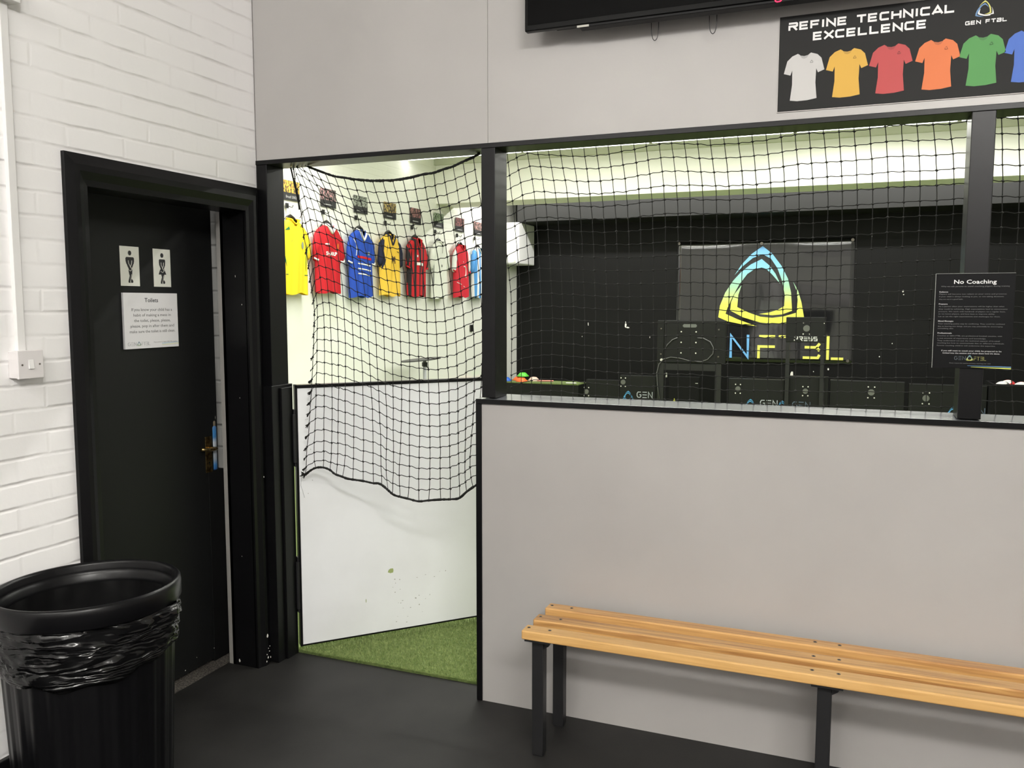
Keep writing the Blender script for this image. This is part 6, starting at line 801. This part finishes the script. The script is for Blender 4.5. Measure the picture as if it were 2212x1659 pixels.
MZ = [p[1] for s_ in MARK for p in s_]
ML = zramp('mark gradient', [(0,(.78,.76,.08)),(.28,(.74,.80,.14)),(.5,(.38,.68,.42)),(.72,(.25,.58,.70)),(1,(.16,.42,.76))], min(MZ), max(MZ), .35)
m_ = MB()
for s_ in MARK: m_.prism([(p[0], YB-.042, p[1]) for p in s_], (0, -.002, 0))
m_.build('club_mark', ML, t)
LF = frame_map((0, YB-.042, 0), (1,0,0), (0,0,1))
LB = mat('banner letter blue', (.16,.42,.74), .35); LY = mat('banner letter yellow', (.78,.76,.14), .35)
def one(c, u0, u1, z0, z1, m, th_=.038, font=W2):
    q = MB()
    for pl in font[c]: stroke(q, [(u0+(u1-u0)*p[0], z0+(z1-z0)*p[1]) for p in pl], th_, LF, 0, .002)
    return q
q = MB()
for c, a, b in (('G', .02, .28), ('E', .33, .60), ('N', .69, .98)): r_ = one(c, a, b, .80, 1.15, LB); q.add(r_.v, r_.f)
q.build('lettering', LB, t)
q = MB()
for c, a, b in (('F', 1.10, 1.35), ('T', 1.40, 1.66), ('B', 1.745, 1.975), ('L', 2.07, 2.30)): r_ = one(c, a, b, .80, 1.155, LY); q.add(r_.v, r_.f)
q.build('lettering', LY, t)
# electronics board on a stand
BY = 8.6
t = thing('target_screen', 'upright black electronics board with a handle slot and a looping cable, before the banner', 'target board', (0, BY, 0))
m_ = MB(); m_.box((.0, 0, .80), (.835, .05, 1.388)); m_.box((-.10, .01, .80), (.0, .06, 1.385)); m_.build('board', BLACKM, t, bevel=.012)
m_ = MB(); 
sl = [(.255,1.305),(.27,1.29),(.43,1.29),(.445,1.305),(.445,1.320),(.43,1.335),(.27,1.335),(.255,1.320)]
m_.prism([(a, -.001, b) for a, b in sl], (0, -.002, 0)); m_.build('handle_slot', mat('grey slot', (.16,.17,.16), .6), t)
m_ = MB()
for u in (.236, .437):
    for v in (1.231, 1.086, .941): m_.cyl((u, 0, v), .010, (0, -.006, 0), 8)
m_.cyl((-.03, -.0, .84), .018, (0, -.02, 0), 10); m_.build('screw', CHIP, t)
m_ = MB()
for u, v in ((-.04, 1.27), (.74, 1.265), (-.04, .92), (.74, .90)): m_.cyl((u, 0, v), .011, (0, -.012, 0), 8)
m_.build('bolt', SCREW, t)
m_ = MB(); m_.tube([(.19,-.02,1.15),(.12,-.02,1.12),(.05,-.02,1.05),(.02,-.02,.99)], .007, 6); m_.tube([(.46,-.02,1.15),(.54,-.02,1.145),(.63,-.02,1.10),(.675,-.02,1.02),(.67,-.02,.94),(.60,-.02,.86),(.52,-.02,.83),(.38,-.02,.83),(.22,-.02,.87),(.10,-.02,.88),(.0,-.02,.85),(-.06,-.02,.78),(-.09,-.02,.66),(-.08,-.02,.50),(-.05,-.02,.30)], .007, 6)
m_.build('cable', mat('grey cable', (.10,.10,.10), .4), t, smooth=True)
m_ = MB(); m_.box((-.09, .01, 0), (.0, .05, .80)); m_.box((.70, .01, 0), (.78, .05, .80)); m_.box((.0, .02, .70), (.70, .045, .79)); m_.build('stand', METALP, t)
m_ = MB(); m_.box((.09, -.06, 0), (.50, .01, .62)); ca = m_.build('control_box', DARK, t, bevel=.004)
m_ = MB(); m_.prism([(.15,-.062,.27),(.185,-.062,.27),(.1675,-.062,.32)], (0,-.002,0)); m_.build('warning_triangle', INKY, ca)
m_ = MB(); m_.box((.45,-.063,.53),(.485,-.061,.538)); m_.box((.02,-.001,.60),(.05,.0,.66)); m_.build('port', mat('pale label', (.5,.5,.45), .5), t)
t = thing('press_panel', 'black panel lettered PRESS standing on two legs in front of the banner', 'target panel', (0, BY, 0))
m_ = MB(); m_.box((1.600, 0, 1.112), (2.090, .06, 1.438)); m_.build('panel', BLACKM, t, bevel=.006)
m_ = MB(); m_.box((1.605, .01, 0), (1.655, .05, 1.112)); m_.build('leg', METALP, t)
m_ = MB(); m_.box((2.035, .01, 0), (2.085, .05, 1.112)); m_.build('leg', METALP, t)
PF = frame_map((0, -.002, 0), (1,0,0), (0,0,1))
m_ = MB(); wide(m_, 'PRESS', PF, 1.705, 1.130, .285, .055, .010, W2 | {'P': [[(.07,.3),(.07,0)],[(0,.93),(.93,.93),(.93,.45),(.5,.45)]], 'R': [[(0,.93),(.93,.93),(.93,.5),(.4,.5),(.93,0)]]}, .3); m_.build('lettering', INKW, t)
def sensor(t, u, v, r=.05, y=-.004):
    m_ = MB(); m_.cyl((u, y+.004, v), r, (0, -.012, 0), 22); s_ = m_.build('sensor_disc', mat('grey sensor', (.13,.135,.12), .5), t)
    m_ = MB()
    for a, b in ((-1,1),(1,1),(-1,-1),(1,-1)): m_.cyl((u+a*r*.95, y+.004, v+b*r*1.75), .0085, (0, -.005, 0), 8)
    m_.build('screw', CHIP, s_)
sensor(t, 1.855, 1.293, .042)
m_ = MB(); m_.cyl((2.07, 0, 1.36), .008, (0,-.004,0), 8); m_.build('screw', CHIP, t)
# low rebound boards with sensors
defs = [(-1.16, -.66, 8.75, .52, -1.152, .34, None), (-.65, -.13, 8.72, .60, -.60, .50, -.40), (.86, 1.59, 8.75, .60, .99, .46, 1.285), (1.60, 2.14, 8.70, .66, 1.86, .465, 1.70), (2.16, 3.05, 8.75, .62, 2.66, .475, None), (3.10, 3.98, 8.80, .60, 3.30, .42, 3.74)]
nmz = ['narrow low black rebound board beside the turf-topped box', 'low black rebound board lettered GEN, left of the cabled electronics board', 'low black rebound board just right of the cabled electronics board', 'low black rebound board standing below the PRESS panel', 'wide low black rebound board right of the PRESS panel', 'low black rebound board just left of the ball crate']
for k, (a, b, y, h, su, sv, tx) in enumerate(defs):
    t = thing('rebound_board', nmz[k], 'rebound board', (a, y, 0), 'low black rebound boards in front of the end wall')
    m_ = MB(); m_.box((0, 0, 0), (b-a, .10, h)); m_.build('board', BLACKM, t, bevel=.006)
    sensor(t, su-a, sv, .034 if k < 4 else .04)
    if tx is not None:
        zz = .285 if k == 1 else .235
        F = frame_map((tx-a, -.003, zz), (1,0,0), (0,0,1)); m_ = MB(); wide(m_, 'GEN', F, 0, 0, .225, .088, .011, W2, .3); m_.build('lettering', mat('pale grey lettering', (.45,.48,.52), .5) if k < 3 else mat('dim blue lettering', (.10,.14,.20), .5), t)
        m_ = MB(); F = frame_map((tx-a-.20, -.003, zz-.05), (1,0,0), (0,0,1)); mark(m_, F, 0, 0, .15, th=.002); m_.build('club_mark', INKB, t)
# turf-topped box with training cones
t = thing('equipment_box', 'low black box with a green turf top against the black end wall', 'box', (0, 0, 0))
m_ = MB(); m_.box((-2.78, 9.08, 0), (-1.38, 9.48, .395)); m_.build('carcass', BLACKM, t, bevel=.005)
m_ = MB(); m_.box((-2.78, 9.07, .395), (-1.38, 9.48, .412)); m_.build('turf_top', TURF, t)
for k, (x, y, z, c, nm, lb) in enumerate(((-2.60, 9.19, 0, (.02,.12,.55), 'blue', 'blue marker cone at the left of the pile on the turf-topped box'), (-2.46, 9.37, .0, (.85,.16,.03), 'orange', 'orange marker cone behind, between the blue and the green cones'), (-2.385, 9.375, .064, (.12,.60,.06), 'green', 'green marker cone on top of the pile of cones'), (-2.33, 9.18, 0, (.85,.16,.03), 'orange', 'orange marker cone in front, right of the green cone'), (-2.20, 9.37, .0, (.75,.55,.45), 'pale', 'pale peach marker cone at the right of the cone pile'))):
    m_ = MB(); m_.lathe([(.095, 0), (.097, .004), (.045, .055), (.022, .060), (.022, .057), (.042, .052), (.092, .0)], 24)
    o = m_.build('marker_cone', mat('cone '+nm, c, .45), smooth=True, loc=(x, y, .413+z)); tag(o, lb, 'cone', 'flat marker cones on the turf-topped box')
m_ = MB(); m_.tube([(-2.10, 9.25, .425), (-1.85, 9.30, .425)], .012, 8); tag(m_.build('marker_pole', mat('pink pole', (.6,.25,.2), .5)), 'short reddish pole lying on the turf-topped box beside the cones', 'pole')
m_ = MB(); m_.tube([(-1.58, 9.1, .422), (-1.42, 9.1, .422)], .009, 8); tag(m_.build('marker_pole', mat('white pole', (.7,.7,.65), .5)), 'short white rod lying at the right end of the turf-topped box', 'pole')
# crate with footballs
t = thing('ball_crate', 'black crate holding footballs at the far right behind the net', 'crate', (3.99, 8.55, 0))
m_ = MB(); m_.box((0,0,0),(.72,.03,.648)); m_.box((0,.52,0),(.72,.55,.648)); m_.box((0,.03,0),(.03,.52,.648)); m_.box((.69,.03,0),(.72,.52,.648)); m_.box((.03,.03,.40),(.69,.52,.43)); m_.build('crate_body', DARK, t, bevel=.003)
for k, (x, y, c) in enumerate(((4.13, 8.72, 0), (4.325, 8.70, 1), (4.53, 8.72, 0), (4.22, 8.95, 2))):
    t = thing('football', ('white football with dark patches, leftmost in the crate', 'white and red football, second from the left in the crate', 'white football with dark patches, third along in the crate front', 'white football with red panels behind the front row in the crate')[k], 'football', (x, y, .575), 'footballs in the black crate')
    m_ = MB(); m_.ball((0,0,0), .098, 24, 14); 
    fm = mat('football skin %d' % k, (.72,.72,.66), .4); add_noise_col(fm, ((.72,.72,.66)), ((.10,.10,.09) if c == 0 else (.62,.04,.04)), 9, 0, lo=.50, hi=.53)
    m_.build('ball', fm, t, smooth=True)
    m_ = MB(); m_.lathe([(.0988*math.sin(a), .0988*math.cos(a)) for a in (.62,.66)], 20); m_.build('seam', INKG, t)
# converter box, pedestal, wall box
t = thing('wall_heater', 'white boxed heater unit fixed on the shirt wall beside the black end wall', 'heater', (XL, 9.36, 2.235))
m_ = MB(); m_.box((0, 0, 0), (.35, .70, .64)); m_.build('casing', WHITEP, t, bevel=.015)
m_ = MB(); m_.box((.05, -.004, .02), (.30, 0, .60)); m_.build('front_grille', CREAM, t)
m_ = MB(); m_.cyl((.29, -.004, .05), .018, (0, -.01, 0), 14); m_.build('dial', mat('pale dial', (.7,.7,.6), .4), t)
m_ = MB(); m_.box((PX-.001, 8.25, 1.207), (PX+.02, 8.345, 1.305)); tag(m_.build('wall_box', BLACKP, bevel=.002), 'small black box fixed low on the white shirt wall near the post', 'wall box')
t = thing('pedestal_stand', 'stand with a thin dark top on a pale post, beyond the white gate', 'stand', (-2.46, 6.15, 0))
m_ = MB(); m_.prism([(.12*math.cos(a*.2618)+.0, .47*math.sin(a*.2618)-.02, .925) for a in range(24)], (0, 0, .014)); m_.build('top', mat('dark grey top', (.06,.06,.06), .5), t)
m_ = MB(); m_.tube([(0,.06,.02),(0,.06,.925)], .022, 12); m_.build('post', mat('pale grey post', (.42,.43,.44), .4), t, smooth=True)
m_ = MB(); m_.cyl((0,.06,.845), .034, (0,0,.05), 12); m_.tube([(0,.06,.86),(.02,.12,.82),(.02,.13,.79)], .007, 6); m_.build('clamp', BLACKP, t)
m_ = MB(); m_.cyl((0,.06,0), .20, (0,0,.02), 28); m_.build('base', METALP, t)
# ============================================================ LAMPS
def batten(name_label, loc, length, watt, along, col, estr, bare=False, dh=.02):
    t = thing('ceiling_light', name_label, 'ceiling light', loc, 'ceiling battens')
    hx, hy = (length/2, .05) if along == 'x' else (.05, length/2)
    m_ = MB(); m_.box((-hx, -hy, dh), (hx, hy, dh+.04)); m_.build('housing', WHITEP, t)
    m_ = MB(); m_.box((-hx+.01, -hy+.01, 0), (hx-.01, hy-.01, dh)); m_.build('diffuser', mat('glow %.1f' % estr, (.9,.9,.9), .5, emis=col, estr=estr), t)
    if bare:      # open tube: light leaves on all sides
        for k in (-.6, -.2, .2, .6):
            ld = bpy.data.lights.new('lamp', 'POINT'); ld.shadow_soft_size = .17; ld.energy = watt/4; ld.color = col
            lo = bpy.data.objects.new('lamp', ld); COL.objects.link(lo); lo.parent = t; lo.location = (k, 0, -.12)
        return t
    ld = bpy.data.lights.new('lamp', 'AREA'); ld.shape = 'RECTANGLE'; ld.size = length if along == 'x' else .09; ld.size_y = .09 if along == 'x' else length; ld.energy = watt; ld.color = col
    lo = bpy.data.objects.new('lamp', ld); COL.objects.link(lo); lo.parent = t; lo.location = (0, 0, -.004)
    return t
FC = (1, .972, .94)
batten('front room ceiling batten above the bench side of the room', (3.6, -4.1, 3.48), 1.5, FRONT_W*1.15, 'x', FC, 4, True)
batten('front room ceiling batten nearer the brick wall', (.9, -4.1, 3.48), 1.5, FRONT_W*.3, 'x', FC, 4, True)
batten('unseen fill batten added at the rear of the front room, bench side', (3.6, -6.6, 3.48), 1.5, FRONT_W*.36, 'x', FC, 4, True)  # out-of-view rear pair, added as fill to even out the walls
batten('unseen fill batten added at the rear of the front room, brick wall side', (.9, -6.6, 3.48), 1.5, FRONT_W*.15, 'x', FC, 4, True)
PC = (1, .985, .945)
for j, (yy, zz) in enumerate(((1.6, 3.42), (3.9, 3.42), (6.40, 3.378), (8.7, 3.42))):
    for k, xx in enumerate((-2.02, -.50, 1.02, 2.54, 4.06)):
        lbl = 'pitch ceiling batten, %s row from the netting, %s from the shirt wall' % (('first', 'second', 'third', 'fourth')[j], ('first', 'second', 'third', 'fourth', 'fifth')[k])
        batten(lbl, (xx, yy, zz), 1.5, PITCH_W*(1.0 if j != 2 else (.06, .38, .25, 1.2, .4)[k]), 'x', PC, 5, False, .055 if j == 2 else .02)
batten('small ceiling batten inside the toilet', (-.8, -.6, 2.55), .5, 2.6, 'x', FC, 1)
